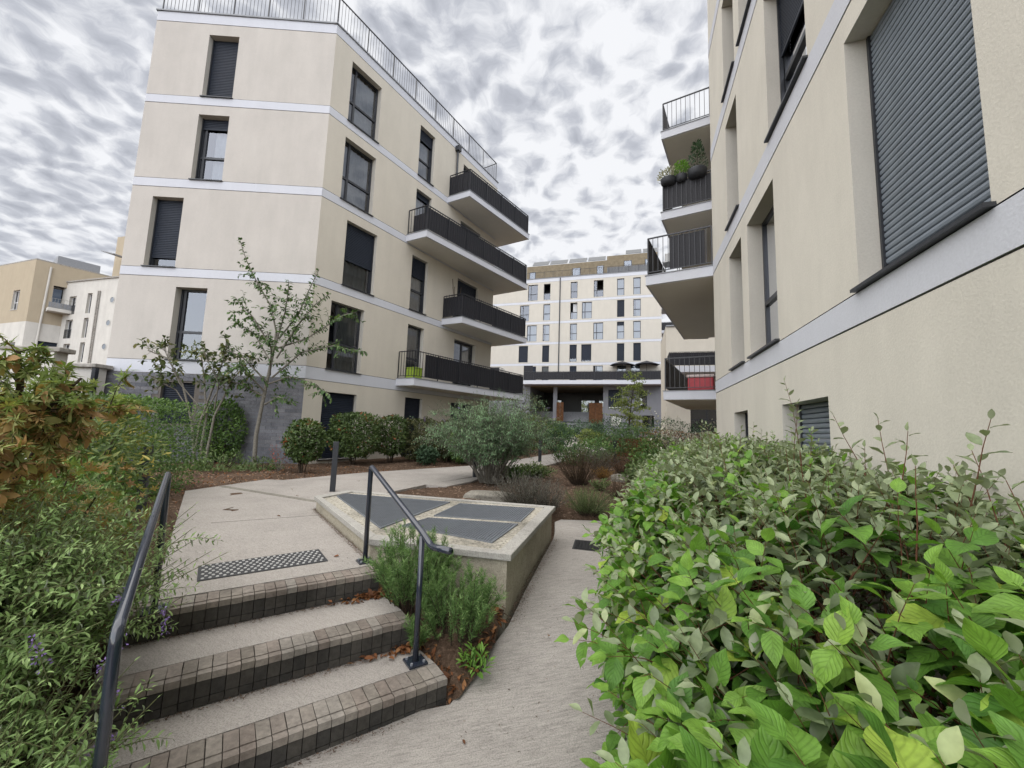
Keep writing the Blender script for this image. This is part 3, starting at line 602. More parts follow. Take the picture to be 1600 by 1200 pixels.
def left_building():
    P = (-6.03, 11.6); F1 = Fr(P, 87.5); F2 = Fr(P, 31.2)
    T = empty('apartment_building', (-6.0, 14.0, .4), 'five storey cream apartment block with grey brick base and stacked balconies, left of garden', 'building', 'apartment blocks around the garden')
    bands = [(2.93, 3.29), (5.79, 6.045), (8.575, 8.835), (11.32, 11.575), (14.12, 14.44)]
    o1 = [(-3.92, -3.0, 11.61, 13.74), (-3.93, -3.01, 8.86, 11.0), (-4.95, -4.05, 6.08, 8.25), (-3.94, -3.04, 3.33, 5.48), (-4.0, -3.07, 1.5, 2.67)]
    facade(T, F1, -5.58, 0, 2.9, 14.44, o1[:4], bands, 'cream_grey')
    o2 = [(.65, 1.88, 11.58, 13.71), (3.87, 4.73, 11.58, 13.72), (6.67, 8.21, 11.6, 13.75), (.63, 1.87, 8.845, 10.97), (3.87, 4.73, 8.845, 11.0), (6.66, 8.21, 8.9, 11.0),
          (.94, 2.16, 6.08, 8.25), (3.87, 4.74, 6.09, 8.25), (6.66, 8.21, 6.2, 8.28), (.63, 1.87, 3.31, 5.46), (3.87, 4.74, 3.38, 5.5), (6.64, 8.2, 3.38, 5.5), (.60, 1.82, .56, 2.6), (3.96, 4.87, .56, 2.71), (6.62, 8.2, .9, 2.71)]
    facade(T, F2, 0, 9.5, .3, 14.44, o2, bands, 'cream')
    # brick base of the short face: backing with opening, then single bricks
    k = MB(); a, b = -5.57, -.001
    for (x0, x1, z0, z1) in ((a, -4.0, .2, 2.9), (-3.07, b, .2, 2.9), (-4.0, -3.07, .2, 1.5), (-4.0, -3.07, 2.67, 2.9)): F1.box(k, x0, x1, z0, z1, -.2, -.012)
    k.build('plinth_core', 'joint', T)
    bl, bh = .325, .094; rows = int((2.92-.40)/.1); full = []
    for r in range(rows):
        z = 2.918-(r+1)*.1; x = -(bl/2 if r % 2 else bl)-.008
        x = 0 - (0 if r % 2 == 0 else bl/2)
        while x > -5.57:
            x0 = max(x-bl+.006, -5.57); x1 = x
            if x1 > -.001: x1 = -.001
            if not (x0 < -3.05 and x1 > -4.02 and z+bh > 1.5 and z < 2.67): full.append((x0, x1, z))
            x -= bl
        if r % 2: full.append((-bl/2+.006, -.001, z))
    full = [q for q in full if q[1]-q[0] > .05]; full.sort(key=lambda q: -q[2])
    rest = MB(); cache = {}
    for i, (x0, x1, z) in enumerate(full):
        if i < 290:
            key = round(x1-x0, 3)
            if key not in cache: m_ = MB(); m_.box(0, key, -.006, .06, 0, bh); cache[key] = mesh_of(m_, 'brick', 'wall_brick')
            p = F1.p(x0, z, random.uniform(-.003, .001)); inst('brick', cache[key], T, p, (0, 0, F1.rz))
        else: F1.box(rest, x0, x1, z, z+bh, -.05, .004)
    if rest.v: rest.build('lower_bricks', 'wall_brick', T, kind='stuff')
    # windows of the short face
    window(T, F1, *o1[0], shut=1.0, depth=.24); window(T, F1, *o1[1], shut=.16, curtain=2, depth=.24, mull=.13); window(T, F1, *o1[2], shut=.84, depth=.24, transom=None); window(T, F1, *o1[3], depth=.24, mull=.13)
    window(T, F1, *o1[4], shut=1.0, depth=.15, sill=False)
    for i, q in enumerate(o2):
        kw = [dict(mull=.3, curtain=2), dict(shut=.22, curtain=2), dict(shut=.3), dict(mull=.3, curtain=1), dict(shut=.1, curtain=2), dict(shut=.25, mull=.75, curtain=1), dict(shut=.58, curtain=1, transom=None), dict(shut=.35, curtain=2), dict(shut=.75), dict(mull=.35, curtain=2), dict(curtain=2), dict(mull=.75, curtain=1), dict(shut=1.0), dict(shut=1.0), dict(shut=1.0)][i]
        window(T, F2, *q, depth=.2, **kw)
    # closed volume: other sides and roof
    A, B, C_ = F1.p(-5.58, 0)[:2], P, F2.p(9.5, 0)[:2]; D_ = (C_[0]-7.5, C_[1]+4.5); E_ = (A[0]-1.2, A[1]+9)
    poly = [A, B, C_, D_, E_]; k = MB()
    for p, q in ((C_, D_), (D_, E_), (E_, A)): k.add([(*p, .3), (*q, .3), (*q, 14.44), (*p, 14.44)], [(0, 1, 2, 3)])
    k.build('wall', 'cream', T); cx = np.mean(np.array(poly), 0)
    k = MB(); k.prism(poly, 14.38, 14.42); k.build('roof', 'zinc', T)
    k = MB()
    for p, q in ((A, B), (B, C_), (C_, D_), (D_, E_), (E_, A)):
        p, q = np.array(p), np.array(q); d = (q-p)/np.linalg.norm(q-p); n = np.array([d[1], -d[0]]); k.prism([tuple(p+n*.04-d*.04), tuple(q+n*.04+d*.04), tuple(q-n*.25+d*.04), tuple(p-n*.25-d*.04)], 14.445, 14.49)
    k.build('roof_edge', 'zinc', T)
    # roof railing
    rm = baluster_mesh(.93, .010); part = k.build('railing_base', 'zinc', T) if False else T
    for f_, s0, s1 in ((F1, -5.5, -.03), (F2, .05, 9.4)): run_rail(T, f_.p(s0, 0, -.06)[:2], f_.p(s1, 0, -.06)[:2], 14.49, 1.02, rm, .115, 'railing_bar')
    run_rail(T, F2.p(9.4, 0, -.06)[:2], F2.p(9.4, 0, -3)[:2], 14.49, 1.02, rm, .13, 'railing_bar')
    # rain pipe
    k = MB(); F2.box(k, 6.02, 6.24, 14.0, 14.22, .01, .19); p = [F2.p(6.13, z, .08) for z in (14.0, 12.75)]; k.tube(p, .045, 10); k.build('rain_pipe', 'anthracite', T)
    # balconies: outer edge swings out along the facade
    bm_ = baluster_mesh(.93, .014)
    for (s0, s1, z, n0, n1, h, green) in ((5.72, 10.35, 11.62, 1.15, 1.52, 1.0, 0), (3.49, 10.15, 8.87, 1.0, 1.62, 1.0, 0), (5.73, 10.28, 6.16, 1.06, 1.58, .98, 0), (3.45, 10.6, 3.34, .85, 1.36, 1.0, 1)):
        a, b, c, d = [F2.p(*q)[:2] for q in ((s0, 0, .0), (s0+.05, 0, n0), (s1, 0, n1), (s1, 0, -.8))]; w = F2.p(9.5, 0, 0)[:2]; w2 = F2.p(9.5, 0, -.8)[:2]
        k = MB(); k.prism([a, b, c, d, w2, w], z-.25, z); S_ = k.build('balcony', 'band_white', T)
        ia, ib, ic, id_ = [F2.p(*q)[:2] for q in ((s0+.06, 0, .02), (s0+.10, 0, n0-.06), (s1-.05, 0, n1-.07), (s1-.05, 0, -.75))]
        k = MB(); k.prism([F2.p(s0-.015, 0, .008)[:2], F2.p(s0+.03, 0, n0+.02)[:2], F2.p(s1+.02, 0, n1+.02)[:2], F2.p(s1+.02, 0, -.8)[:2], w2, F2.p(9.5, 0, .008)[:2]], z+.001, z+.022); k.build('drip_edge', 'zinc', S_)
        k = MB(); k.prism([ia, ib, ic, id_, w2, w], z-.262, z-.252); k.build('soffit', 'soffit', S_)
        for A_, B_ in ((ia, ib), (ib, ic), (ic, id_)): run_rail(S_, A_, B_, z+.022, h, bm_, .125)
        m1 = tuple(np.array(ib)+(np.array(ic)-np.array(ib))*(.075 if green else 0.0)) if True else ib
        if not green and z != 8.87: screen(S_, ia, ib, z+.1, z+h-.05)
        screen(S_, m1, ic, z+.1, z+h-.04); screen(S_, ic, id_, z+.1, z+h-.05)
        if z == 8.87: screen(S_, tuple(np.array(ia)*.75+np.array(ib)*.25), ib, z+.1, z+.75)
    # things on the balconies
    p = F2.p(3.95, 3.37, .42); T2 = empty('garden_box', p, 'lime green box on the lowest left balcony behind black bars', 'box'); k = MB(); F2.box(k, 3.66, 4.05, 3.37, 3.74, .25, .70); k.build('body', 'lime', T2, bevel=.02); k = MB(); F2.box(k, 3.64, 4.07, 3.742, 3.78, .23, .72); k.build('lid', 'lime', T2, bevel=.015)
    return T, F1, F2
LB, F1, F2 = left_building()

def right_building():
    P = (4.74, 9.25); Fm = Fr(P, 17, -1); Fb = Fr(P, 31, -1)
    T = empty('apartment_building', (6.5, 6.0, 0), 'tall pale apartment wall with a big grey roller shutter, rising at the right edge', 'building', 'apartment blocks around the garden')
    bands = [(2.66, 2.925), (5.53, 5.825), (8.42, 8.72), (11.3, 11.6)]
    ops = [(-7.57, -6.25, 2.96, 5.26), (-4.28, -2.96, 2.97, 5.22), (-2.56, -1.63, 2.97, 5.22), (-2.5, -1.6, 5.85, 8.06), (-5.5, -4.19, 5.87, 8.08), (-8.9, -8.0, 5.87, 8.08), (-2.47, -1.55, 8.75, 10.94), (-4.15, -2.85, 8.76, 10.94), (-7.5, -6.2, 8.76, 10.94), (-2.66, -1.70, .3, 2.12), (-5.58, -4.29, .3, 2.10)]
    facade(T, Fm, -13.0, 0, -.14, 14.4, ops, bands, 'cream_right', depth=.24)
    facade(T, Fb, 0, 12.0, -.14, 14.4, [(1.2, 2.6, 3.0, 5.1), (4.0, 5.6, 5.85, 8.0)], bands, 'cream', depth=.2)
    window(T, Fm, *ops[0], depth=.24, shut=1.0, slats=True, pitch=.056); window(T, Fm, *ops[1], depth=.24, mull=.35, curtain=0); window(T, Fm, *ops[2], depth=.24, curtain=2); window(T, Fm, *ops[3], depth=.24, curtain=2)
    window(T, Fm, *ops[4], depth=.24, shut=.45, mull=.35); window(T, Fm, *ops[5], depth=.24, shut=1); window(T, Fm, *ops[6], depth=.24); window(T, Fm, *ops[7], depth=.24, shut=.3); window(T, Fm, *ops[8], depth=.24, shut=.6)
    window(T, Fm, *ops[9], depth=.26, shut=1.0, sill=False); window(T, Fm, *ops[10], depth=.26, shut=1.0, slats=True, sill=False, pitch=.06)
    window(T, Fb, 1.2, 2.6, 3.0, 5.1, shut=.4, mull=.7); window(T, Fb, 4.0, 5.6, 5.85, 8.0, shut=.5, mull=.8)
    A, B, C_ = Fm.p(-13, 0)[:2], P, Fb.p(12, 0)[:2]; poly = [A, (A[0]+11, A[1]-3), (C_[0]+9, C_[1]-5), C_, B]
    k = MB()
    for p, q in ((poly[0], poly[1]), (poly[1], poly[2]), (poly[2], poly[3])): k.add([(*p, -.14), (*q, -.14), (*q, 14.4), (*p, 14.4)], [(0, 1, 2, 3)])
    k.build('wall', 'cream_right', T); k = MB(); k.prism(poly, 14.3, 14.38); k.build('roof', 'zinc', T)
    bm_ = baluster_mesh(.93, .014)
    for i, (s0, s1, z, o, h) in enumerate(((2.32, 7.4, 2.95, 1.58, 1.0), (.10, 7.0, 5.78, 1.60, 1.03), (2.2, 7.4, 8.60, 1.58, 1.0), (2.3, 7.4, 11.42, 1.58, 1.0))):
        q = [Fb.p(s0, 0, 0)[:2], Fb.p(s0, 0, o)[:2], Fb.p(s1, 0, o)[:2], Fb.p(s1, 0, 0)[:2]]
        k = MB(); k.prism(q, z-.25, z); S_ = k.build('balcony', 'band_white', T)
        k = MB(); e = .02; k.prism([Fb.p(s0-e, 0, .01)[:2], Fb.p(s0-e, 0, o+e)[:2], Fb.p(s1+e, 0, o+e)[:2], Fb.p(s1+e, 0, .01)[:2]], z+.001, z+.022); k.build('drip_edge', 'zinc', S_)
        k = MB(); e = -.06; k.prism([Fb.p(s0-e, 0, .01)[:2], Fb.p(s0-e, 0, o+e)[:2], Fb.p(s1+e, 0, o+e)[:2], Fb.p(s1+e, 0, .01)[:2]], z-.262, z-.252); k.build('soffit', 'soffit', S_)
        a, b, c, d = [Fb.p(*w)[:2] for w in ((s0+.05, 0, .03), (s0+.05, 0, o-.05), (s1-.05, 0, o-.05), (s1-.05, 0, .03))]
        for A_, B_ in ((a, b), (b, c), (c, d)): run_rail(S_, A_, B_, z+.022, h, bm_, .125)
        screen(S_, b, c, z+.1, z+h-.05, ofs=-.02)
        if i == 2: screen(S_, a, b, z+.1, z+h-.05, ofs=-.02)
        if i == 1: screen(S_, tuple(np.array(a)*.90+np.array(b)*.10), tuple(np.array(a)*.35+np.array(b)*.65), z+.1, z+h-.04, ofs=-.02)
    return T, Fm, Fb
RB, Fm, Fb = right_building()
def balcony_things():
    p = Fb.p(2.75, 2.975, .55); T = empty('cool_box', p, 'red cool box with pale rounded lid behind the bars of lowest right balcony', 'cool box')
    k = MB(); Fb.box(k, 2.48, 2.98, 2.975, 3.36, .22, .92); k.build('body', 'pink_red', T, bevel=.04); k = MB(); Fb.box(k, 2.45, 3.01, 3.362, 3.45, .19, .95); k.build('lid', 'pale_lid', T, bevel=.035)
    z = 9.62
    for i, (o, r, h, lab, mat, pl) in enumerate(((1.38, .24, .20, 'outermost dark planter on the right balcony rail, pale flowering plant', 'white_leaf', .30), (1.0, .17, .21, 'middle dark planter on the right balcony rail, bright green leafy plant', 'bright_fine', .42), (.55, .28, .24, 'innermost dark planter on the right balcony rail, tall conifer in it', 'dark_conifer', .95))):
        c = Fb.p(2.25, z-.14, o-.02); T = empty('planter', c, lab, 'planter', 'planters hung on the balcony rail'); n = 16; k = MB(); prof = [(.72, 0), (.95, .35), (1.0, .9), (1.0, 1.0), (.9, 1.0), (.88, .86)]; v = []
        for s_, t in prof: v += [(c[0]+math.cos(2*math.pi*j/n)*r*s_, c[1]+math.sin(2*math.pi*j/n)*r*s_, c[2]+h*t) for j in range(n)]
        k.add(v, [(l*n+j, l*n+(j+1) % n, (l+1)*n+(j+1) % n, (l+1)*n+j) for l in range(5) for j in range(n)]+[tuple(range(n-1, -1, -1)), tuple(range(5*n, 6*n))]); k.build('pot', 'pot_dark', T, smooth=True)
        m_ = 420; t = RNG.random(m_)**.7; rr = r*1.3*(1-t*.75 if i == 2 else np.sqrt(np.maximum(.05, 1-(t-.4)**2)))*np.sqrt(RNG.random(m_)); an = RNG.random(m_)*6.283
        Pn = np.stack([c[0]+rr*np.cos(an), c[1]+rr*np.sin(an), c[2]+h*.8+t*pl], 1); D_ = np.stack([np.cos(an), np.sin(an), .4+RNG.random(m_)], 1)
        leaves('foliage', T, Pn, D_, rdir(m_), .055+.03*RNG.random(m_), clamp_tint(m_), 'mid', mat)
        MB().tube([(c[0], c[1], c[2]+.05), (c[0]+.02, c[1], c[2]+h+pl*.8)], [.012, .004], 6).build('stem', 'bark_dark', T)
balcony_things()

def back_building():
    P = (5.663, 47.0); F = Fr(P, 107); base = lift(46)+.46
    T = empty('apartment_building', (8.0, 50.0, base), 'six storey cream block with brown timber top floor at the far end of garden', 'building', 'apartment blocks around the garden')
    c5 = [(-5.2, -4.03), (-2.25, -1.4), (1.05, 1.9), (2.43, 3.6), (6.48, 7.3), (8.28, 9.1)]; c6 = [(-4.24, -3.0), (-2.25, -1.42), (1.06, 1.88), (3.8, 4.92), (6.47, 7.28), (8.28, 9.09)]
    rows = [(c6, 17.44, 19.47), (c5, 14.88, 16.9), (c6, 12.31, 14.33), (c5, 9.73, 11.78), ([(-4.04, -2.96), (-2.24, -1.41), (1.1, 1.92), (3.83, 4.92), (6.5, 7.5), (8.0, 9.0)], 7.5, 9.22)]
    ops = [(a, b, z0, z1) for cs, z0, z1 in rows for a, b in cs]
    facade(T, F, -9.5, 11.3, 7.36, 20.15, ops, [(17.02, 17.3), (14.45, 14.72), (11.9, 12.16), (9.32, 9.58), (19.72, 20.14)], 'back_cream', depth=.16)
    r = random.Random(3)
    for j, (cs, z0, z1) in enumerate(rows):
        for i, (a, b) in enumerate(cs):
            sh = [[0, .0, 0, 0, 0, 0], [0, 0, .0, 0, 1, .0], [0, 0, 0, 0, .2, 0], [1, 1, .8, .9, 1, 1], [1, 0, .5, 0, 0, 0]][j][i]; cu = [[0, 0, 0, 0, 1, 1], [0, 1, 2, 1, 0, 2], [1, 2, 2, 1, 1, 1], [0]*6, [0, 1, 0, 2, 1, 1]][j][i]
            window(T, F, a, b, z0, z1, depth=.16, shut=sh, curtain=cu, mull=(.36 if b-a > 1 else None), sill=False, opened=((j, i) in ((0, 1), (0, 3), (1, 2))))
    # terrace slab, grey base with a passage
    k = MB(); F.box(k, -4.42, 11.3, 6.9, 7.34, -.6, 1.6); S_ = k.build('balcony', 'band_white', T)
    run_rail(S_, F.p(-4.05, 0, 1.5)[:2], F.p(11.2, 0, 1.5)[:2], 7.35, 1.05, None, .16, joined=True); screen(S_, F.p(-4.05, 0, 1.5)[:2], F.p(11.2, 0, 1.5)[:2], 7.42, 8.33)
    k = MB(); F.box(k, -4.1, -3.0, 7.35, 9.1, 1.35, 1.42); k.build('privacy_screen', 'panel_dark', S_)
    gops = [(5.56, 7.03, 4.29, 6.45), (8.92, 9.75, 4.34, 6.37), (5.81, 7.04, 2.3, 3.54), (9.25, 10.5, 2.3, 3.6)]
    facade(T, F, 5.0, 11.3, base-.4, 6.9, gops, [], 'grey_base', depth=.15)
    for i, q in enumerate(gops): window(T, F, *q, depth=.15, shut=(.9, 0, 0, 0)[i], sill=False, transom=None, mull=.7)
    facade(T, F, -9.5, -3.6, base-.4, 7.36, [], [], 'grey_base')
    k = MB()                                                # passage shell
    for s in (-3.6, 5.0): k.add([F.p(s, 0, 0), F.p(s, 0, -14), F.p(s, 6.9, -14), F.p(s, 6.9, 0)], [(0, 1, 2, 3)])
    k.build('passage_wall', 'grey_base', T); k = MB(); F.box(k, -3.6, 5.0, 6.75, 6.88, -14, 0); k.build('passage_ceiling', 'timber', T)
    k = MB(); F.box(k, -3.6, 5.0, base-.3, 3.95, -14, -3.0); k.build('passage_floor', 'wood_deck', T)
    for s in (-.8, ): k = MB(); F.box(k, s, s+.45, 1.0, 6.75, -.6, -.15); k.build('column', 'grey_base', T)
    for (a, b) in ((-3.6, -1.75), (-1.2, 1.55), (3.3, 3.9), (4.5, 5.0)): k = MB(); F.box(k, a, b, 3.95, 6.75, -8.2, -8.0); k.build('door_post', 'anthracite', T)
    k = MB(); F.box(k, -3.6, 5.0, 5.75, 6.75, -8.15, -8.05); k.build('door_head', 'anthracite', T)
    for (a, b) in ((-1.75, -1.2), (1.55, 3.3), (3.9, 4.5)): k = MB(); k.add([F.p(a, 3.96, -8.1), F.p(b, 3.96, -8.1), F.p(b, 5.75, -8.1), F.p(a, 5.75, -8.1)], [(0, 1, 2, 3)]); k.build('pane', 'glass', T)
    # steps up to the passage
    n = 7
    for i in range(n): k = MB(); F.box(k, .6, 3.4, 2.6, 2.72+(i+1)*.176, -.45-i*.36, -.45-(i+1)*.36-.02); k.build('step', 'wood_deck', T)
    k = MB(); F.box(k, -.4, 3.7, 2.55, 2.70, -.45, .9); k.build('landing', 'anthracite', T)
    for i in range(8): k = MB(); F.box(k, -.4, 3.7, base-.4, base+.05+(i+1)*.163, .9+(7-i)*.30, .9+(8-i)*.30-.02); k.build('step', 'wood_deck', T)
    for (a, b, z0, z1, o) in ((-.3, .55, 2.5, 4.9, .3), (3.42, 4.98, 2.5, 4.9, .1)):
        m_ = 2
        for i in range(m_): x0 = a+(b-a)*i/m_; k = MB(); F.box(k, x0+.01, a+(b-a)*(i+1)/m_-.01, z0, z1, o, o+.06); k.build('rust_panel', 'corten', T)
    # timber clad top storey, set back, board by board
    k = MB(); F.box(k, -4.9, 5.2, 20.16, 22.5, -8, -1.55); F.box(k, 5.2, 11.0, 20.16, 23.0, -8, -1.54); k.build('top_storey', 'timber', T)
    for i in range(79):
        a = -4.9+i*.2; zt = 22.5 if a < 5.15 else 23.0; k = MB(); F.box(k, a+.012, a+.188, 20.2, zt-.02, -1.54, -1.52+.012*(i % 3)); k.build('board', 'timber', T)
    for (a, b, z0, z1) in ((-4.5, -3.7, 20.2, 21.7), (1.0, 2.0, 20.2, 21.8), (4.0, 4.8, 20.2, 21.85), (7.2, 8.1, 21.3, 22.2), (9.6, 10.5, 21.3, 22.2)): k = MB(); F.box(k, a, b, z0, z1, -1.5, -1.45); w = k.build('window', 'anthracite', T); k = MB(); F.box(k, a+.07, b-.07, z0+.07, z1-.07, -1.449, -1.44); k.build('pane', 'glass', w)
    k = MB(); F.box(k, -4.6, 11.25, 20.15, 20.22, -1.5, .05); k.build('roof_edge', 'zinc', T)
    run_rail(T, F.p(-4.5, 0, -.1)[:2], F.p(11.1, 0, -.1)[:2], 20.22, .85, None, .16, joined=True); screen(T, F.p(5.3, 0, -.12)[:2], F.p(11.0, 0, -.12)[:2], 20.3, 20.98, 'wood_deck')
    for i, (a, b, z) in enumerate(((-4.2, -2.1, 22.5), (-1.9, .3, 22.5), (.5, 2.7, 22.5), (2.9, 5.0, 22.5), (7.4, 9.2, 23.0), (9.4, 11.0, 23.0))):
        k = MB(); k.hexa([F.p(a, z+.12, -1.7), F.p(b, z+.12, -1.7), F.p(b, z+.95, -2.6), F.p(a, z+.95, -2.6), F.p(a, z+.18, -1.7), F.p(b, z+.18, -1.7), F.p(b, z+1.01, -2.6), F.p(a, z+1.01, -2.6)]); k.build('solar_panel', 'solar', T)
    for a, z in ((3.8, 22.5), (6.0, 23.0), (9.3, 23.0)): MB().tube([F.p(a, z, -3.5), F.p(a, z+.75, -3.5)], .07, 8).build('vent_pipe', 'zinc', T)
    MB().tube([F.p(-.22, 20.1, .06), F.p(-.22, 8.2, .06)], .06, 8).build('rain_pipe', 'anthracite', T)
    k = MB(); p = [F.p(*q)[:2] for q in ((-9.5, 0, 0), (11.3, 0, 0), (11.3, 0, -14), (-9.5, 0, -14))]
    for i in (1, 3): a, b = p[i], p[(i+1) % 4]; k.add([(*a, .6), (*b, .6), (*b, 20.15), (*a, 20.15)], [(0, 1, 2, 3)])
    k.add([F.p(-9.5, 6.9, -14), F.p(11.3, 6.9, -14), F.p(11.3, 20.15, -14), F.p(-9.5, 20.15, -14)], [(0, 1, 2, 3)]); k.build('wall', 'back_cream', T); k = MB(); k.prism(p, 20.05, 20.14); k.build('roof', 'zinc', T)
    # end balconies at its right corner
    for z in (16.1, 13.3, 10.6, 8.2):
        k = MB(); F.box(k, 11.3, 12.7, z-.3, z, -3, -.9); S_ = k.build('balcony', 'band_white', T); run_rail(S_, F.p(11.35, 0, -.95)[:2], F.p(12.65, 0, -.95)[:2], z, 1.0, None, .16, joined=True); screen(S_, F.p(11.35, 0, -.95)[:2], F.p(12.65, 0, -.95)[:2], z+.05, z+.95)
    # left end balcony
    for z in (7.9, ): k = MB(); F.box(k, -8.6, -6.9, z-.35, z, .0, 2.0); S_ = k.build('balcony', 'band_white', T); run_rail(S_, F.p(-8.6, 0, 1.95)[:2], F.p(-6.95, 0, 1.95)[:2], z, 1.0, None, .16, joined=True); screen(S_, F.p(-8.6, 0, 1.95)[:2], F.p(-6.95, 0, 1.95)[:2], z+.05, z+.95); run_rail(S_, F.p(-6.95, 0, 1.95)[:2], F.p(-6.95, 0, .1)[:2], z, 1.0, None, .16, joined=True)
    # parasols on the terrace
    for s, lab in ((7.1, 'left dark parasol above the far terrace railing'), (9.7, 'right dark parasol above the far terrace railing')):
        c = F.p(s, 7.35, .6); U = empty('parasol', c, lab, 'parasol', 'parasols on the far terrace'); MB().tube([c, (c[0], c[1], 9.5)], .03, 8).build('pole', 'anthracite', U)
        k = MB(); n = 8; top = (c[0], c[1], 9.62); ring = [(c[0]+1.35*math.cos(2*math.pi*(j+.5)/n), c[1]+1.35*math.sin(2*math.pi*(j+.5)/n), 9.17) for j in range(n)]; low = [(x, y, z-.05) for x, y, z in ring]
        k.add([top]+ring+low+[(c[0], c[1], 9.55)], [(0, 1+j, 1+(j+1) % n) for j in range(n)]+[(1+j, 9+j, 9+(j+1) % n, 1+(j+1) % n) for j in range(n)]+[(17, 9+(j+1) % n, 9+j) for j in range(n)]); k.build('canopy', 'parasol', U)
    return F
FB = back_building()
def person():
    x, y, z = FB.p(2.35, 3.95, -10.2)
    V = [(0, 0, .95), (0, 0, 1.2), (0, 0, 1.42), (0, 0, 1.53), (0, .01, 1.66), (-.20, 0, 1.40), (-.26, .02, 1.12), (-.25, -.06, .88), (.20, 0, 1.40), (.26, .02, 1.12), (.25, -.06, .88), (-.1, 0, .9), (-.11, -.03, .5), (-.12, .03, .08), (.1, 0, .9), (.12, -.12, .5), (.13, -.1, .08), (-.12, -.12, .04), (.13, -.24, .04)]
    E_ = [(0, 1), (1, 2), (2, 3), (3, 4), (2, 5), (5, 6), (6, 7), (2, 8), (8, 9), (9, 10), (0, 11), (11, 12), (12, 13), (0, 14), (14, 15), (15, 16), (13, 17), (16, 18)]
    rad = [.15, .14, .16, .06, .10, .075, .055, .04, .075, .055, .04, .10, .07, .05, .10, .07, .05, .035, .035]
    me = bpy.data.meshes.new('person'); me.from_pydata(V, E_, []); o = bpy.data.objects.new('person', me); COL.objects.link(o); o.location = (x, y, z); o.rotation_euler.z = R(15)
    me.materials.append(MATS['clothes']); s = o.modifiers.new('skin', 'SKIN'); o.modifiers.new('sub', 'SUBSURF').levels = 2; o.modifiers['sub'].render_levels = 2
    for i, sv in enumerate(me.skin_vertices[0].data): sv.radius = (rad[i], rad[i]*.85); sv.use_root = (i == 0)
    tag(o, 'tiny dark clothed person standing behind the glass door of far passage', 'person')
person()
def wing():
    F = Fr((12.0, 29.0), 107); T = empty('apartment_building', (14, 31, .8), 'low cream wing with dark balcony, glimpsed past the right hand corner', 'building', 'apartment blocks around the garden')
    ops = [(.9, 3.2, 1.9, 4.0), (1.0, 2.2, 8.6, 10.4)]
    facade(T, F, -.7, 9, .4, 9.6, ops, [(4.3, 4.5)], 'cream', depth=.2)
    window(T, F, *ops[0], mull=1.1); k = MB(); F.box(k, -.7, 9, 9.61, 9.7, -6, .1); k.build('roof', 'zinc', T)
    k = MB()
    for s in (-.7, 9): k.add([F.p(s, .4, 0), F.p(s, .4, -6), F.p(s, 9.6, -6), F.p(s, 9.6, 0)], [(0, 1, 2, 3)])
    k.build('wall', 'cream', T)
    for (z, s0) in ((6.35, -.6), ):
        k = MB(); F.box(k, s0, 8, z-.42, z, .0, 1.8); S_ = k.build('balcony', 'band_white', T); run_rail(S_, F.p(s0, 0, 1.75)[:2], F.p(8, 0, 1.75)[:2], z, 1.0, None, .14, joined=True); screen(S_, F.p(s0, 0, 1.75)[:2], F.p(8, 0, 1.75)[:2], z+.05, z+.95); run_rail(S_, F.p(s0, 0, 1.75)[:2], F.p(s0, 0, .05)[:2], z, 1.0, None, .14, joined=True)
wing()
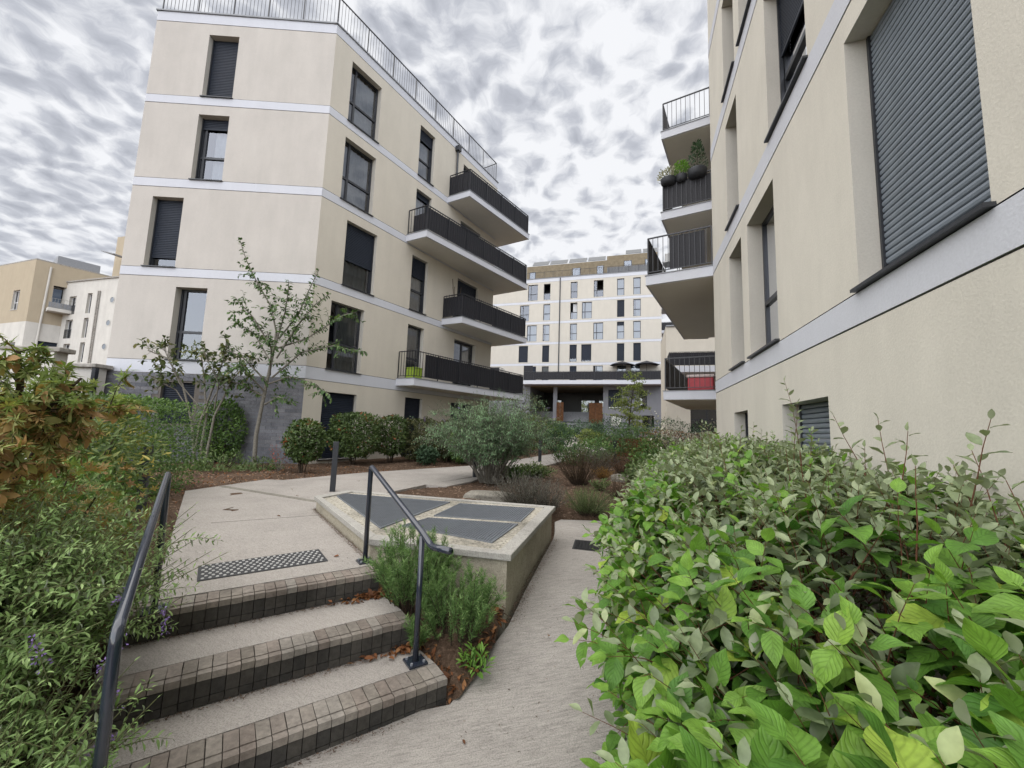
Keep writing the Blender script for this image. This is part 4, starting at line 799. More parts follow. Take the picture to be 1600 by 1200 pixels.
def far_left():
    # white block with round windows
    P = (-44.7, 42.0); F = Fr(P, 106); T = empty('white_building', (-46, 46, .4), 'plain off white block with a column of round windows, behind the left building', 'building', 'older buildings beyond the wall')
    ops = [(-4.9, -3.75, 12.5, 14.55), (-4.9, -3.75, 9.8, 11.9), (-4.7, -3.6, 7.1, 9.2), (-1.95, -1.2, 12.5, 14.75), (-1.95, -1.2, 9.8, 12.0), (-1.95, -1.2, 7.1, 9.3)]
    facade(T, F, -6.2, 12, .4, 16.2, ops, [], 'white_wall', depth=.25)
    for q in ops:
        window(T, F, *q, depth=.25, fmat='white_plastic', fw=.09, mull=(q[1]-q[0])/2, transom=None, sill=False)
    for q in ops[:2]:
        k = MB(); 
        for i in range(9): a = q[0]+(q[1]-q[0])*i/8; F.box(k, a-.012, a+.012, q[2], q[2]+.95, -.02, .01)
        F.box(k, q[0], q[1], q[2]+.95, q[2]+1.0, -.03, .02); k.build('guard_rail', 'anthracite', T)
    for z, s in ((13.8, 2.1), (11.3, 2.0), (8.75, 1.9), (6.3, 1.8)):
        k = MB(); n = 18; ring = [F.p(s+.36*math.cos(2*math.pi*j/n), z+.36*math.sin(2*math.pi*j/n), .03) for j in range(n)]; inn = [F.p(s+.30*math.cos(2*math.pi*j/n), z+.30*math.sin(2*math.pi*j/n), .03) for j in range(n)]; bk = [F.p(s+.30*math.cos(2*math.pi*j/n), z+.30*math.sin(2*math.pi*j/n), .008) for j in range(n)]
        k.add(ring+inn+bk, [(j, (j+1) % n, n+(j+1) % n, n+j) for j in range(n)]+[(n+j, n+(j+1) % n, 2*n+(j+1) % n, 2*n+j) for j in range(n)]); w = k.build('round_window', 'white_wall', T); k = MB(); k.add(bk, [tuple(range(n))]); k.build('pane', 'slat_dark', w)
    for s in (-.15, .1): MB().tube([F.p(s, 14.9, .08), F.p(s+.15, .5, .08)], .06, 8).build('rain_pipe', 'stone_cap', T)
    k = MB(); F.box(k, -6.2, 12, 16.2, 16.35, -10, .12); k.build('roof', 'stone_cap', T); k = MB(); F.box(k, -6.1, -1.0, 16.35, 17.3, -3.0, -2.9); k.build('parapet', 'stone', T)
    k = MB()
    for s in (-6.2, 12): k.add([F.p(s, .4, 0), F.p(s, .4, -10), F.p(s, 16.2, -10), F.p(s, 16.2, 0)], [(0, 1, 2, 3)])
    k.build('wall', 'white_wall', T)
    k = MB(); F.box(k, -.4, 9, 16.36, 21.5, -9, -1.0); k.build('roof_block', 'ochre', T); k = MB(); F.box(k, 1.3, 2.5, 16.9, 19.8, -.99, -.93); w = k.build('window', 'white_plastic', T); k = MB(); F.box(k, 1.45, 1.85, 17.0, 19.7, -.929, -.91); F.box(k, 1.95, 2.35, 17.0, 19.7, -.929, -.91); k.build('pane', 'glass', w)
    k = MB(); k.hexa([F.p(.9, 18.9, -.9), F.p(2.9, 18.4, -.9), F.p(2.9, 18.4, .9), F.p(.9, 18.9, .9), F.p(.9, 19.0, -.9), F.p(2.9, 18.5, -.9), F.p(2.9, 18.5, .9), F.p(.9, 19.0, .9)]); k.build('window_canopy', 'zinc', T)
    # ochre block further left
    C_ = (-51.5, 41.5); Fl = Fr(C_, 109); Fr_ = Fr(C_, 34.0); T = empty('ochre_building', (-52, 46, .4), 'ochre and white older block with small balconies at the far left edge', 'building', 'older buildings beyond the wall')
    facade(T, Fl, -14, 0, .4, 18.0, [(-3.5, -2.2, 12.6, 14.8), (-4.5, -1.4, 7.0, 9.0)], [], 'ochre', lower=(11.2, 'white_wall')); window(T, Fl, -3.5, -2.2, 12.6, 14.8, fmat='white_plastic', mull=.6, fw=.09); window(T, Fl, -4.5, -1.4, 7.0, 9.0, mull=1.5, fmat='white_plastic', fw=.09)
    o2 = [(1.5, 3.4, 13.0, 15.6), (1.0, 3.0, 7.0, 9.3)]
    facade(T, Fr_, 0, 14, .4, 18.0, o2, [], 'ochre', lower=(11.2, 'white_wall')); window(T, Fr_, *o2[0], depth=.9, mull=.9, fmat='white_plastic', sill=False, fw=.12); window(T, Fr_, *o2[1], mull=1.3, fmat='white_plastic', fw=.1, shut=.3)
    for (f_, s0, s1, z) in ((Fr_, 1.2, 4.2, 12.9), (Fl, -6, -.1, 6.6), (Fr_, .2, 3.6, 6.6)):
        k = MB(); f_.box(k, s0, s1, z-.35, z, .01, 1.3); S_ = k.build('balcony', 'white_wall', T); run_rail(S_, f_.p(s0, 0, 1.25)[:2], f_.p(s1, 0, 1.25)[:2], z, 1.05, None, .2, joined=True, mat='stone_cap'); screen(S_, f_.p(s0, 0, 1.25)[:2], f_.p(s1, 0, 1.25)[:2], z+.02, z+.62, 'zinc')
    k = MB(); A, B = Fl.p(-14, 0)[:2], Fr_.p(14, 0)[:2]; D_ = (B[0]-14, B[1]+6); k.prism([A, C_, B, D_], 17.98, 18.12); k.build('roof', 'stone_cap', T); k = MB()
    for p, q in ((B, D_), (D_, A)): k.add([(*p, .4), (*q, .4), (*q, 17.98), (*p, 17.98)], [(0, 1, 2, 3)])
    k.build('wall', 'ochre', T); k = MB(); Fr_.box(k, 1.6, 5, 18.13, 19.3, -4, -1.2); k.build('roof_block', 'zinc', T)
    MB().tube([Fr_.p(1.1, 17.5, .1), Fr_.p(.9, 7.5, .1)], .09, 8).build('rain_pipe', 'white_wall', T)
    # boundary walls and gate
    for poly, z1, lab in (([(-14.6, 8.75), (-10.35, 8.95), (-10.37, 9.25), (-14.6, 9.05)], 3.05, 'white rendered garden wall with stone coping at the far left edge'), ([(-12.75, 11.1), (-11.42, 10.95), (-11.45, 11.25), (-12.75, 11.4)], 2.95, 'short white wall with stone coping beside the black gate')):
        c = poly[1]; T = empty('garden_wall', (c[0], c[1], .4), lab, 'wall', 'white garden walls'); k = MB(); k.prism(poly, .3, z1); k.build('wall', 'white_wall', T)
        A = np.array(poly); cc = A.mean(0); k = MB(); k.prism([tuple(p+unit(np.array([p[0]-cc[0], (p[1]-cc[1])*6]))*.13) for p in A], z1+.001, z1+.11); k.build('coping', 'stone_cap', T, bevel=.02)
    T = empty('garden_gate', (-11.45, 10.95, .4), 'black sheet metal gate between white wall and grey brick base', 'gate'); a, b = np.array((-11.44, 10.93)), np.array((-12.05, 11.86)); d = unit(b-a); q = np.array([-d[1], d[0]])*.02
    for i in range(8): p0, p1 = a+(b-a)*(i/8+.004), a+(b-a)*((i+1)/8-.004); k = MB(); k.prism([tuple(p0-q), tuple(p1-q), tuple(p1+q), tuple(p0+q)], .6, 2.86); k.build('panel', 'gate_black', T)
    k = MB(); k.prism([tuple(a-q*2), tuple(b-q*2), tuple(b+q*2), tuple(a+q*2)], 2.862, 2.92)
    for p in (a, b): k.box(p[0]-.05, p[0]+.05, p[1]-.05, p[1]+.05, .4, 2.95)
    k.build('frame', 'gate_black', T)
far_left()

# ------------------------------------------------------------------ planting beds
def build_beds():
    sh = [st(UE[0]+.01, NV[0]+.0), st(UE[0]-.03, NV[1]), st(UE[1]-.03, NV[2]), (-1.22, 3.74), (0.0, 3.47), (-.06, 3.15), (-.14, 2.9), (-.26, 2.65)]; zz = [.0, .10, .27, .40, .20, .12, .07, .03]
    # triangulated fan from the middle with a soft mound
    A = np.array(sh); c = A.mean(0); n = len(sh); v = [(c[0], c[1], .21)]+[(x, y, z) for (x, y), z in zip(sh, zz)]+[((x+c[0])/2, (y+c[1])/2, (z+.24)/2+.015) for (x, y), z in zip(sh, zz)]
    f = [(0, 1+n+i, 1+n+(i+1) % n) for i in range(n)]+[(1+n+i, 1+i, 1+(i+1) % n, 1+n+(i+1) % n) for i in range(n)]
    MB().add(v, f).build('planting_bed', 'mulch', kind='structure', smooth=True)
    v = []; ts = np.linspace(-13, -1.6, 40); m_ = 9
    for t in ts:
        for j in range(m_):
            w = 1.82*j/(m_-1); x, y, _ = Fm.p(t, 0, w); v.append((x, y, ramp_z(y)+.05-.045*(j == m_-1)+random.uniform(-.01, .015)))
    MB().add(v, [(i*m_+j, (i+1)*m_+j, (i+1)*m_+j+1, i*m_+j+1) for i in range(len(ts)-1) for j in range(m_-1)]).build('planting_bed', 'mulch', kind='structure', smooth=True)
    return sh, zz
WEDGE, WZ = build_beds()
TERR = [(-2.39, 2.68), (-1.13, 3.57), (-1.24, 3.76), (0.05, 3.42), (.65, 5.59), (-2.46, 6.34), (-1.99, 7.63), (-1.69, 8.39), (-1.24, 8.22), (-.81, 9.12), (-.54, 10.44), (.3, 11.6), (1.21, 13.4), (2.6, 16.2), (4.2, 18.8), (2.6, 19.6), (.6, 15.6), (-1.11, 12.69), (-3.65, 9.92), (-4.58, 8.34), (-4.94, 8.34), (-5.3, 6.75), (-2.57, 3.12)]
def scatter():
    # bark chips on the beds
    P = []
    while len(P) < 15000:
        x, y = random.uniform(-9, 4.6), random.uniform(3.5, 14.5)
        if random.random() > min(1, (7.5/y)**1.2): continue
        if inside(TERR, x, y) or inside(LOWER, x, y): continue
        P.append((x, y, ground_z(x, y)+.006))
    P = np.array(P); n = len(P); D = rdir(n); D[:, 2] *= .25; U = rdir(n)*.4+np.array([0, 0, 1])
    o = leaves('bark_chips', None, P, D, U, RNG.uniform(.02, .065, n), clamp_tint(n, .45, .3), 'chip', 'chip', origin=(0, 8, .4)); tag(o, 'brown bark chips covering the planting beds', 'bark mulch')
    # fallen leaves: under the rosemary, along the steps, at the foot of the left bed
    P = []
    W = np.array(WEDGE); c = W.mean(0)
    def wz(x, y):
        d = np.linalg.norm(W-np.array([x, y]), axis=1)+.02; w = 1/d**2; return float((w*np.array(WZ)).sum()/w.sum())
    while len(P) < 900:
        x, y = random.uniform(-1.3, .1), random.uniform(2.6, 3.8)
        if inside([tuple(q) for q in W], x, y): P.append((x, y, wz(x, y)+random.uniform(.015, .06)))
    for i in range(3):      # drifted against the risers at the right end of the treads
        for _ in range((0, 110, 150)[i]):
            u = UE[i-1]-abs(random.gauss(0, .17)); v = NV[i]-abs(random.gauss(0, .03))-.01; x, y = st(u, v); P.append((x, y, NZ[i-1]+random.uniform(.004, .03)))
    while len(P) < 2400:
        y = random.uniform(6.0, 11.3); x = random.uniform(-8.8, -3.2)
        if inside(TERR, x, y): continue
        P.append((x, y, ground_z(x, y)+random.uniform(.01, .04)))
    for x, y in [(-.2, 2.35), (.35, 3.3), (.05, 2.75), (-3.4, 6.6), (-2.9, 5.2), (-3.8, 7.2), (-1.5, 3.75)]: P.append((x, y, (ramp_z(y) if x > -1 else .48)+.012))
    P = np.array(P); n = len(P); D = rdir(n); D[:, 2] *= .35; U = rdir(n)*.6+np.array([0, 0, 1])
    o = leaves('fallen_leaves', None, P, D, U, RNG.uniform(.03, .065, n), clamp_tint(n, .5, .28), 'mid', 'litter', origin=(-1, 4, .4)); tag(o, 'rusty brown fallen leaves drifted beside the steps and beds', 'fallen leaves')
scatter()

# ------------------------------------------------------------------ plants
def bend(b, d, L_, droop, n=5, wob=.06):
    """curved stem polyline"""
    pts = [np.array(b, float)]; d = np.array(d, float)/np.linalg.norm(d)
    for i in range(n):
        d = d+RNG.normal(0, wob, 3)+np.array([0, 0, -droop/n]); d /= np.linalg.norm(d); pts.append(pts[-1]+d*L_/n)
    return pts
def along(pts, t):
    k = t*(len(pts)-1); i = min(int(k), len(pts)-2); f = k-i; return pts[i]*(1-f)+pts[i+1]*f, unit(pts[i+1]-pts[i])
class Grow:
    def __init__(s): s.P = []; s.D = []; s.U = []; s.S = []; s.T = []; s.wood = MB()
    def leaf(s, p, d, u, size, t): s.P.append(p); s.D.append(d); s.U.append(u); s.S.append(size); s.T.append(t)
    def shoot(s, pts, r0, nodes_, size, opposite=True, spread=.9, t0=.15, tint=.5, sides=5, upw=.35, tipfac=.55, tdown=0.0):
        if r0: s.wood.tube(pts, [r0*(1-.75*i/(len(pts)-1)) for i in range(len(pts))], sides, cap=False)
        a0 = random.random()*6.28
        for k in range(nodes_):
            t = t0+(1-t0)*(k+random.uniform(.1, .6))/nodes_; p, ax = along(pts, min(t, .999)); q = np.cross(ax, [0, 0, 1.0]); q = unit(q) if np.linalg.norm(q) > .05 else np.array([1.0, 0, 0]); r_ = np.cross(ax, q)
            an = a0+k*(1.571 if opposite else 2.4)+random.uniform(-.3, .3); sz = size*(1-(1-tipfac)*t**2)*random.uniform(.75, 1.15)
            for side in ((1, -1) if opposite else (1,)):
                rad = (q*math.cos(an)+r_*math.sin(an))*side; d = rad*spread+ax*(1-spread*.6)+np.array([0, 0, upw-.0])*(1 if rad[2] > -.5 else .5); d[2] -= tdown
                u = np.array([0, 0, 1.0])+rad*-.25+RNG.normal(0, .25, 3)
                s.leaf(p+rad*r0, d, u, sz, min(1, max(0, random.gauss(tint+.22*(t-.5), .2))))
        p, ax = along(pts, .999); s.leaf(p, ax+RNG.normal(0, .15, 3), np.array([0, 0, 1.0])+RNG.normal(0, .3, 3), size*tipfac*.8, min(1, tint+.35))
    def arrays(s): return np.array(s.P), np.array(s.D), np.array(s.U), np.array(s.S), np.array(s.T)
    def finish(s, T, kind, mat, bark, leafname='foliage', near=0, near_mat=None):
        if s.wood.v: s.wood.build('stems', bark, T, smooth=True, kind='stuff')
        P, D, U, S, Tn = s.arrays()
        if near:      # the largest-looking leaves become single objects
            c = np.array([0, 0, 1.68]); v = P-c; dist = np.linalg.norm(v, axis=1); cz = v@np.array([0.0, .9939, .1102]); fx = np.abs(v@np.array([.9994, -.0038, .034]))/np.maximum(cz, .01)*626; fy = np.abs(v@np.array([-.034, -.11, .9933]))/np.maximum(cz, .01)*626
            app = np.where((cz > .15) & (fx < 830) & (fy < 640), S/dist, 0); order = np.argsort(-app); sel = order[:near]; keep = np.setdiff1d(np.arange(len(P)), sel)
            mesh = []
            for k in range(6):
                tv, tf, tuv = tpl(kind, k); me = bpy.data.meshes.new('leaf'); me.from_pydata([tuple(x) for x in tv], [], tf); me.materials.append(MATS[near_mat]); u = me.uv_layers.new(name='UVMap')
                fl = [i for f in tf for i in f]; u.data.foreach_set('uv', tuv[fl].astype(np.float32).ravel())
                for pl in me.polygons: pl.use_smooth = True
                mesh.append(me)
            b0 = base_of(T); Dn = unit(D[sel]); Un = unit(U[sel]-Dn*(U[sel]*Dn).sum(1, keepdims=True)); Xn = np.cross(Un, Dn)
            for j, i in enumerate(sel):
                o = bpy.data.objects.new('leaf', mesh[j % 6]); COL.objects.link(o); o.parent = T; sc = S[i]; p = P[i]-b0
                o.matrix_local = Matrix(((Dn[j][0]*sc, Xn[j][0]*sc, Un[j][0]*sc, p[0]), (Dn[j][1]*sc, Xn[j][1]*sc, Un[j][1]*sc, p[1]), (Dn[j][2]*sc, Xn[j][2]*sc, Un[j][2]*sc, p[2]), (0, 0, 0, 1)))
            P, D, U, S, Tn = P[keep], D[keep], U[keep], S[keep], Tn[keep]
        leaves(leafname, T, P, D, U, S, Tn, kind, mat, nvar=6 if kind in ('big', 'ell', 'lance') else 4)

# --- the big mixed shrub border along the right-hand wall (t along wall, w away from it)
def ht(t): return float(np.interp(t, [-10.6, -9.9, -9.3, -8.3, -6.5, -4.2, -2.6], [1.04, 1.10, 1.20, 1.32, 1.44, 1.52, 1.50]))
def we(t): return float(np.interp(t, [-10.6, -9.6, -9.0, -8.0, -7.2, -6.4, -4.5, -2.6], [1.42, 1.52, 1.64, 1.78, 1.85, 1.74, 1.56, 1.42]))
def surf(t, w):
    e = we(t); q = max(0, (w-e*.45)/(e*.55)); return ht(t)-.42*q**2.2+.05*math.sin(t*4.1+w*3)+.04*math.sin(t*9.7-w*7)
def hedge_point(t, w, below):
    z0 = surf(t, w); x, y, _ = Fm.p(t, 0, w); return np.array([x, y, z0-below])
def right_border():
    Td = empty('dogwood_shrub', Fm.p(-8.6, .1, 1.2), 'large bright green dogwood with broad veined leaves filling the lower right corner', 'shrub', 'border shrubs along the right wall')
    Te = empty('oleaster_shrub', Fm.p(-6.0, .2, .9), 'grey green oleaster with brown stems and tall shoots against the right wall', 'shrub', 'border shrubs along the right wall')
    Tn = empty('nandina_shrub', Fm.p(-3.6, .25, .8), 'fine leaved fresh green shrub at the far end of the right border', 'shrub', 'border shrubs along the right wall')
    gd, ge, gn = Grow(), Grow(), Grow(); out = np.array([Fm.n[0], Fm.n[1], 0.0]); al = np.array([Fm.d[0], Fm.d[1], 0.0])
    def share(t, w):        # probability of dogwood
        p = float(np.interp(t, [-10.5, -9.35, -8.9, -8.2, -7.4, -6.4, -5], [1, .95, .62, .22, .12, .08, .05]))
        if w > we(t)*.78 and t < -5.8: p = max(p, .5)
        return p
    for i in range(1800):   # top shoots
        t = random.uniform(-10.45, -2.5); w = random.uniform(.06, 1)*we(t)
        lean = (w/we(t))**2; d = np.array([0, 0, 1.0])*(1.15-.5*lean)+out*(.75*lean+random.gauss(0, .3))+al*random.gauss(-.12, .32)
        if random.random() < share(t, w):
            L_ = random.uniform(.26, .46); pts = bend(hedge_point(t, w, L_*.72), d, L_, .55, 4); gd.shoot(pts, .0032, 4, .215 if t < -9.1 else .165, True, .95, .12, .42, upw=.05, tdown=.25)
        elif t > -4.7 and random.random() < .55:
            L_ = random.uniform(.25, .4); pts = bend(hedge_point(t, w, L_*.75), d, L_, .4, 4); gn.shoot(pts, .0025, 9, .05, True, .9, .2, .5)
        else:
            L_ = random.uniform(.26, .50); pts = bend(hedge_point(t, w, L_*.74), d, L_, .12, 4); ge.shoot(pts, .0030, 9, .108, False, .9, .1, .45, upw=.2, tipfac=.6)
    for i in range(900):    # the flank towards the ramp
        t = random.uniform(-10.4, -2.5); w = we(t)*random.uniform(.84, 1.06); x, y, _ = Fm.p(t, 0, w); zb = ramp_z(y)+.03; z = zb+(surf(t, w)-zb)*random.random()**.8
        p = np.array([x, y, z])-out*.22; d = out*random.uniform(.7, 1.2)+np.array([0, 0, 1])*random.uniform(.0, .8)+al*random.gauss(-.1, .4)
        if random.random() < (.80 if t < -5.9 else .25): gd.shoot(bend(p, d, random.uniform(.24, .42), .8, 4), .0032, 4, .15, True, .95, .15, .38, upw=.0, tdown=.3)
        elif t > -4.7 and random.random() < .4: gn.shoot(bend(p, d, .3, .4, 4), .0025, 8, .05, True, .9, .2, .4)
        else: ge.shoot(bend(p, d, random.uniform(.25, .42), .3, 4), .003, 8, .098, False, .9, .1, .38, upw=.15)
    for i in range(1500):    # deeper, shaded body
        t = random.uniform(-10.3, -2.5); w = we(t)*random.uniform(.05, .9); p = hedge_point(t, w, random.uniform(.28, .75)); d = np.array([random.gauss(0, .6), random.gauss(0, .6), 1])
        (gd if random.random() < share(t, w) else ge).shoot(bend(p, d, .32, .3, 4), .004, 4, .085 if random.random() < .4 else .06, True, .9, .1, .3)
    for i in range(260):    # woody stems from the soil
        t = random.uniform(-10.3, -2.6); w = we(t)*random.uniform(.15, .85); x, y, _ = Fm.p(t, 0, w); pts = bend((x, y, ramp_z(y)+.04), (random.gauss(0, .2), random.gauss(0, .2), 1), max(.3, surf(t, w)-ramp_z(y)-.25), .0, 4); (ge if i % 2 else gd).wood.tube(pts, [.009, .008, .006, .005, .004], 5, cap=False)
    # tall oleaster shoots standing over the border: (t, w, height above the border, lean)
    for t, w, h, l in ((-6.70, .60, .74, .03), (-6.62, .66, .50, -.06), (-6.5, .5, .3, .1), (-7.60, .50, .44, .14), (-7.45, .45, .46, .22), (-7.75, .62, .30, -.1), (-8.25, .45, .50, .2), (-8.15, .40, .34, .35), (-7.92, .50, .40, -.2), (-8.5, .5, .30, .25), (-5.2, .9, .34, .0), (-5.6, .6, .30, .1), (-5.9, 1.2, .42, .0), (-5.0, .5, .30, .1), (-4.6, 1.0, .40, .05), (-3.9, .9, .34, 0), (-4.3, .3, .28, .05), (-6.0, .95, .36, -.08), (-6.9, 1.15, .30, .0), (-8.35, .85, .26, .1), (-5.9, .4, .30, .2), (-7.3, .85, .32, -.1), (-3.2, 1.2, .30, 0), (-3.0, .6, .25, 0), (-7.8, .95, .26, .05), (-7.05, .4, .30, -.2)):
        L_ = h+.35; pts = bend(hedge_point(t, w, .35), np.array([0, 0, 1.0])+al*l+out*random.gauss(0, .08), L_, -.05, 6, .05); ge.shoot(pts, .0048, int(8+h*14), .115, False, .95, .25, .42, upw=.25, tipfac=.5, sides=6)
    for t, w, h in ((-5.75, .35, .25), (-5.3, .3, .28), (-6.1, .3, .22), (-4.9, .25, .24)):
        pts = bend(hedge_point(t, w, .2), (0, 0, 1), h+.2, .1, 5); gn.shoot(pts, .003, 14, .05, True, .9, .3, .7)
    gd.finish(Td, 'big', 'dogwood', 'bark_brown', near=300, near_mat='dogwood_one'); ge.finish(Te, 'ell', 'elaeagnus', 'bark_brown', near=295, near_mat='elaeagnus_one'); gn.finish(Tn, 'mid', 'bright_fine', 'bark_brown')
right_border()

def rosemary(c, r, top, label, n):
    T = empty('rosemary_bush', (c[0], c[1], c[2]), label, 'rosemary', 'rosemary bushes beside the handrail'); g = Grow()
    for i in range(n):
        a = random.random()*6.283; q = math.sqrt(random.random()); b = np.array([c[0]+math.cos(a)*r*.45*q, c[1]+math.sin(a)*r*.45*q, c[2]]); H = (top-c[2])*(1-.45*q*q)*random.uniform(.75, 1.02)
        d = np.array([math.cos(a)*q*.55, math.sin(a)*q*.55, 1.0]); pts = bend(b, d, H*1.08, -.15, 6, .07); g.wood.tube(pts, [.006, .005, .004, .003, .002, .002, .001], 4, cap=False)
        for br in range(8):
            t = random.uniform(.25, .95); p, ax = along(pts, t); bp = bend(p, ax+RNG.normal(0, .45, 3)+np.array([0, 0, .4]), .14*(1.3-t*.6), -.3, 3, .08)
            for k in range(26):
                tt = (k+.5)/26; q_, ax2 = along(bp, tt); d2 = rdir(1)[0]; d2 = d2-ax2*(d2@ax2); g.leaf(q_, unit(d2)*.9+ax2*.8, rdir(1)[0], random.uniform(.028, .042), min(1, max(0, random.gauss(.4+.35*tt*t, .2))))
        for k in range(40):
            tt = .2+.8*(k+.5)/40; q_, ax2 = along(pts, min(tt, .99)); d2 = rdir(1)[0]; d2 = d2-ax2*(d2@ax2); g.leaf(q_, unit(d2)*.9+ax2*.7, rdir(1)[0], random.uniform(.03, .044), min(1, max(0, random.gauss(.3+.4*tt, .2))))
    g.finish(T, 'needle', 'rosemary', 'bark_dark')
rosemary((-.72, 3.36, .26), .36, .90, 'larger rosemary bush between the steps and the vent box', 62)
rosemary((-.34, 3.10, .14), .30, .68, 'smaller rosemary bush in front, right of the lower handrail post', 46)
rosemary((-.60, 2.98, .14), .10, .30, 'tiny rosemary seedling at the foot of the lower handrail post', 5)

def arching(name, label, c, r, top, n, leaf, size, mat, bark, kind='lance', zlow=0, opposite=True, nodes_=12, droop=.9, group=None, cat='shrub', tint=.5, flower=None, nfl=0, fl_at=None, squash=(1, 1), stemr=.006, side_n=3):
    """many-stemmed shrub whose shoots fountain out from the base"""
    T = empty(name, (c[0], c[1], c[2]), label, cat, group); g = Grow(); fl = Grow(); tips = []
    for i in range(n):
        a = random.random()*6.283; q = random.random()**.6; b = np.array([c[0]+math.cos(a)*r*.28*q*squash[0], c[1]+math.sin(a)*r*.28*q*squash[1], c[2]])
        H = (top-c[2])*random.uniform(.75, 1.08); d = np.array([math.cos(a)*q*r*squash[0], math.sin(a)*q*r*squash[1], H*.95]); pts = bend(b, d, np.linalg.norm(d)*1.08, droop*q, 6, .06)
        g.shoot(pts, stemr, nodes_, size, opposite, .9, .3, tint, sides=4, upw=.1); tips.append(pts[-1])
        for k in range(side_n):
            t = random.uniform(.35, .92); p, ax = along(pts, t); q2 = rdir(1)[0]; q2[2] = abs(q2[2])*.3; sp = bend(p, ax*.5+q2, (top-c[2])*random.uniform(.16, .30), droop, 4, .08); g.shoot(sp, stemr*.45, max(4, nodes_-3), size*.9, opposite, .9, .1, tint, sides=3, upw=.05); tips.append(sp[-1])
    if flower:
        for i in range(nfl):
            p = np.array(fl_at[i]) if fl_at and i < len(fl_at) else tips[int(RNG.integers(len(tips)))]; d = unit(RNG.normal(0, 1, 3)+np.array([0, 0, .2]))
            for k in range(46):
                t = k/46; o_ = rdir(1)[0]; fl.leaf(p+d*t*.12+o_*.016*(1-t*.8), o_, rdir(1)[0], .012, random.random())
    g.finish(T, kind, mat, bark)
    if flower: P, D, U, S, Tn = fl.arrays(); leaves('flower_spikes', T, P, D, U, S, Tn, 'quad', flower)
    return T
# left foreground butterfly bush, wrapped round the handrail
arching('butterfly_bush', 'grey green butterfly bush in the left foreground swallowing the handrail', (-2.36, 1.80, .10), .45, 1.22, 360, None, .052, 'buddleia', 'stem_green', droop=.85, nodes_=15, tint=.55, flower='purple', nfl=6, fl_at=[(-1.52, 1.72, .78), (-1.43, 1.62, .60), (-1.6, 1.5, .8), (-1.5, 1.9, .72), (-1.42, 1.55, .5), (-1.72, 1.95, .9)], squash=(.85, 1.0))
arching('butterfly_bush', 'low leafy butterfly bush beside the left handrail, between the two larger ones', (-2.50, 2.15, .14), .20, .95, 90, None, .050, 'buddleia', 'stem_green', droop=.7, nodes_=11, tint=.5)
arching('butterfly_bush', 'low leafy butterfly bush shoots at the bottom left corner', (-1.70, 1.26, -.05), .25, .74, 200, None, .050, 'buddleia', 'stem_green', droop=.7, nodes_=11, tint=.45)
# centre
arching('butterfly_bush', 'broad arching butterfly bush with pale purple spikes in the middle bed', (-.42, 9.15, .46), .86, 2.28, 230, None, .085, 'buddleia_far', 'bark_grey', droop=.75, nodes_=14, tint=.5, flower='purple', nfl=7, fl_at=[(-1.9, 8.9, 1.78), (-1.15, 8.7, 2.1), (.75, 8.9, 2.15), (.25, 8.5, 1.95), (.95, 9.1, 1.95), (-1.7, 9.2, 1.75), (-1.5, 8.9, 1.85)], side_n=4)

def bush(name, label, c, rx, ry, h, n, size, mat, kind='mid', group=None, cat='shrub', flat=0.0, lump=.16, tint=.45, bark='bark_dark', nst=8, seed=0, zc=.5, boxy=0, rz=0, low=.0, upd=.35):
    """closed shrub: lumpy crown of leaves over visible stems; boxy > 0 = clipped to a block"""
    T = empty(name, (c[0], c[1], c[2]), label, cat, group); d = rdir(n); ph = RNG.random(12)*6.28
    if boxy: m_ = np.abs(d).max(1, keepdims=True); d2 = d/m_; dd = d2*boxy+d*(1-boxy)
    else: dd = d
    lum = 1+lump*(np.sin(d[:, 0]*5+ph[0])*np.sin(d[:, 1]*5+ph[1])+.7*np.sin(d[:, 2]*7+ph[2]+d[:, 0]*4)+.5*np.sin(d[:, 1]*11+ph[3]+d[:, 2]*9))
    rad = np.where(RNG.random(n) < .78, 1-.22*RNG.random(n)**1.5, RNG.random(n)**.4*.85)*(lum if not boxy else 1+(lum-1)*.25)
    cs, sn = math.cos(rz), math.sin(rz); X = dd[:, 0]*rad*rx; Y_ = dd[:, 1]*rad*ry; Z = c[2]+low+(h-low)*(zc+(dd[:, 2]*rad)*(1-zc if True else .5))
    Z = np.where(dd[:, 2] < 0, c[2]+low+(h-low)*zc*(1+dd[:, 2]*rad), Z)
    P = np.stack([c[0]+X*cs-Y_*sn, c[1]+X*sn+Y_*cs, Z], 1); dw = np.stack([d[:, 0]*cs-d[:, 1]*sn, d[:, 0]*sn+d[:, 1]*cs, d[:, 2]], 1)
    D = dw*.8+rdir(n)*.9+np.array([0, 0, upd]); U = dw*.8+rdir(n)*.6+np.array([0, 0, .5])
    tn = np.clip(RNG.normal(tint, .2, n)+.22*np.sin(P[:, 0]*6+ph[5])*np.sin(P[:, 2]*7+ph[6]), 0, 1); leaves('foliage', T, P, D, U, size*RNG.uniform(.65, 1.2, n), tn, kind, mat)
    k = MB()
    for i in range(nst):
        a = random.random()*6.28; q = random.random()**.5*.75; tip = (c[0]+math.cos(a)*rx*q, c[1]+math.sin(a)*ry*q, c[2]+h*random.uniform(.55, .9)); b = (c[0]+math.cos(a)*.06, c[1]+math.sin(a)*.06, c[2]-.03); m_ = tuple((np.array(b)*.5+np.array(tip)*.5)+np.array([0, 0, h*.06])); k.tube([b, m_, tip], [.014, .009, .004], 5, cap=False)
    k.build('stems', bark, T, smooth=True, kind='stuff'); return T
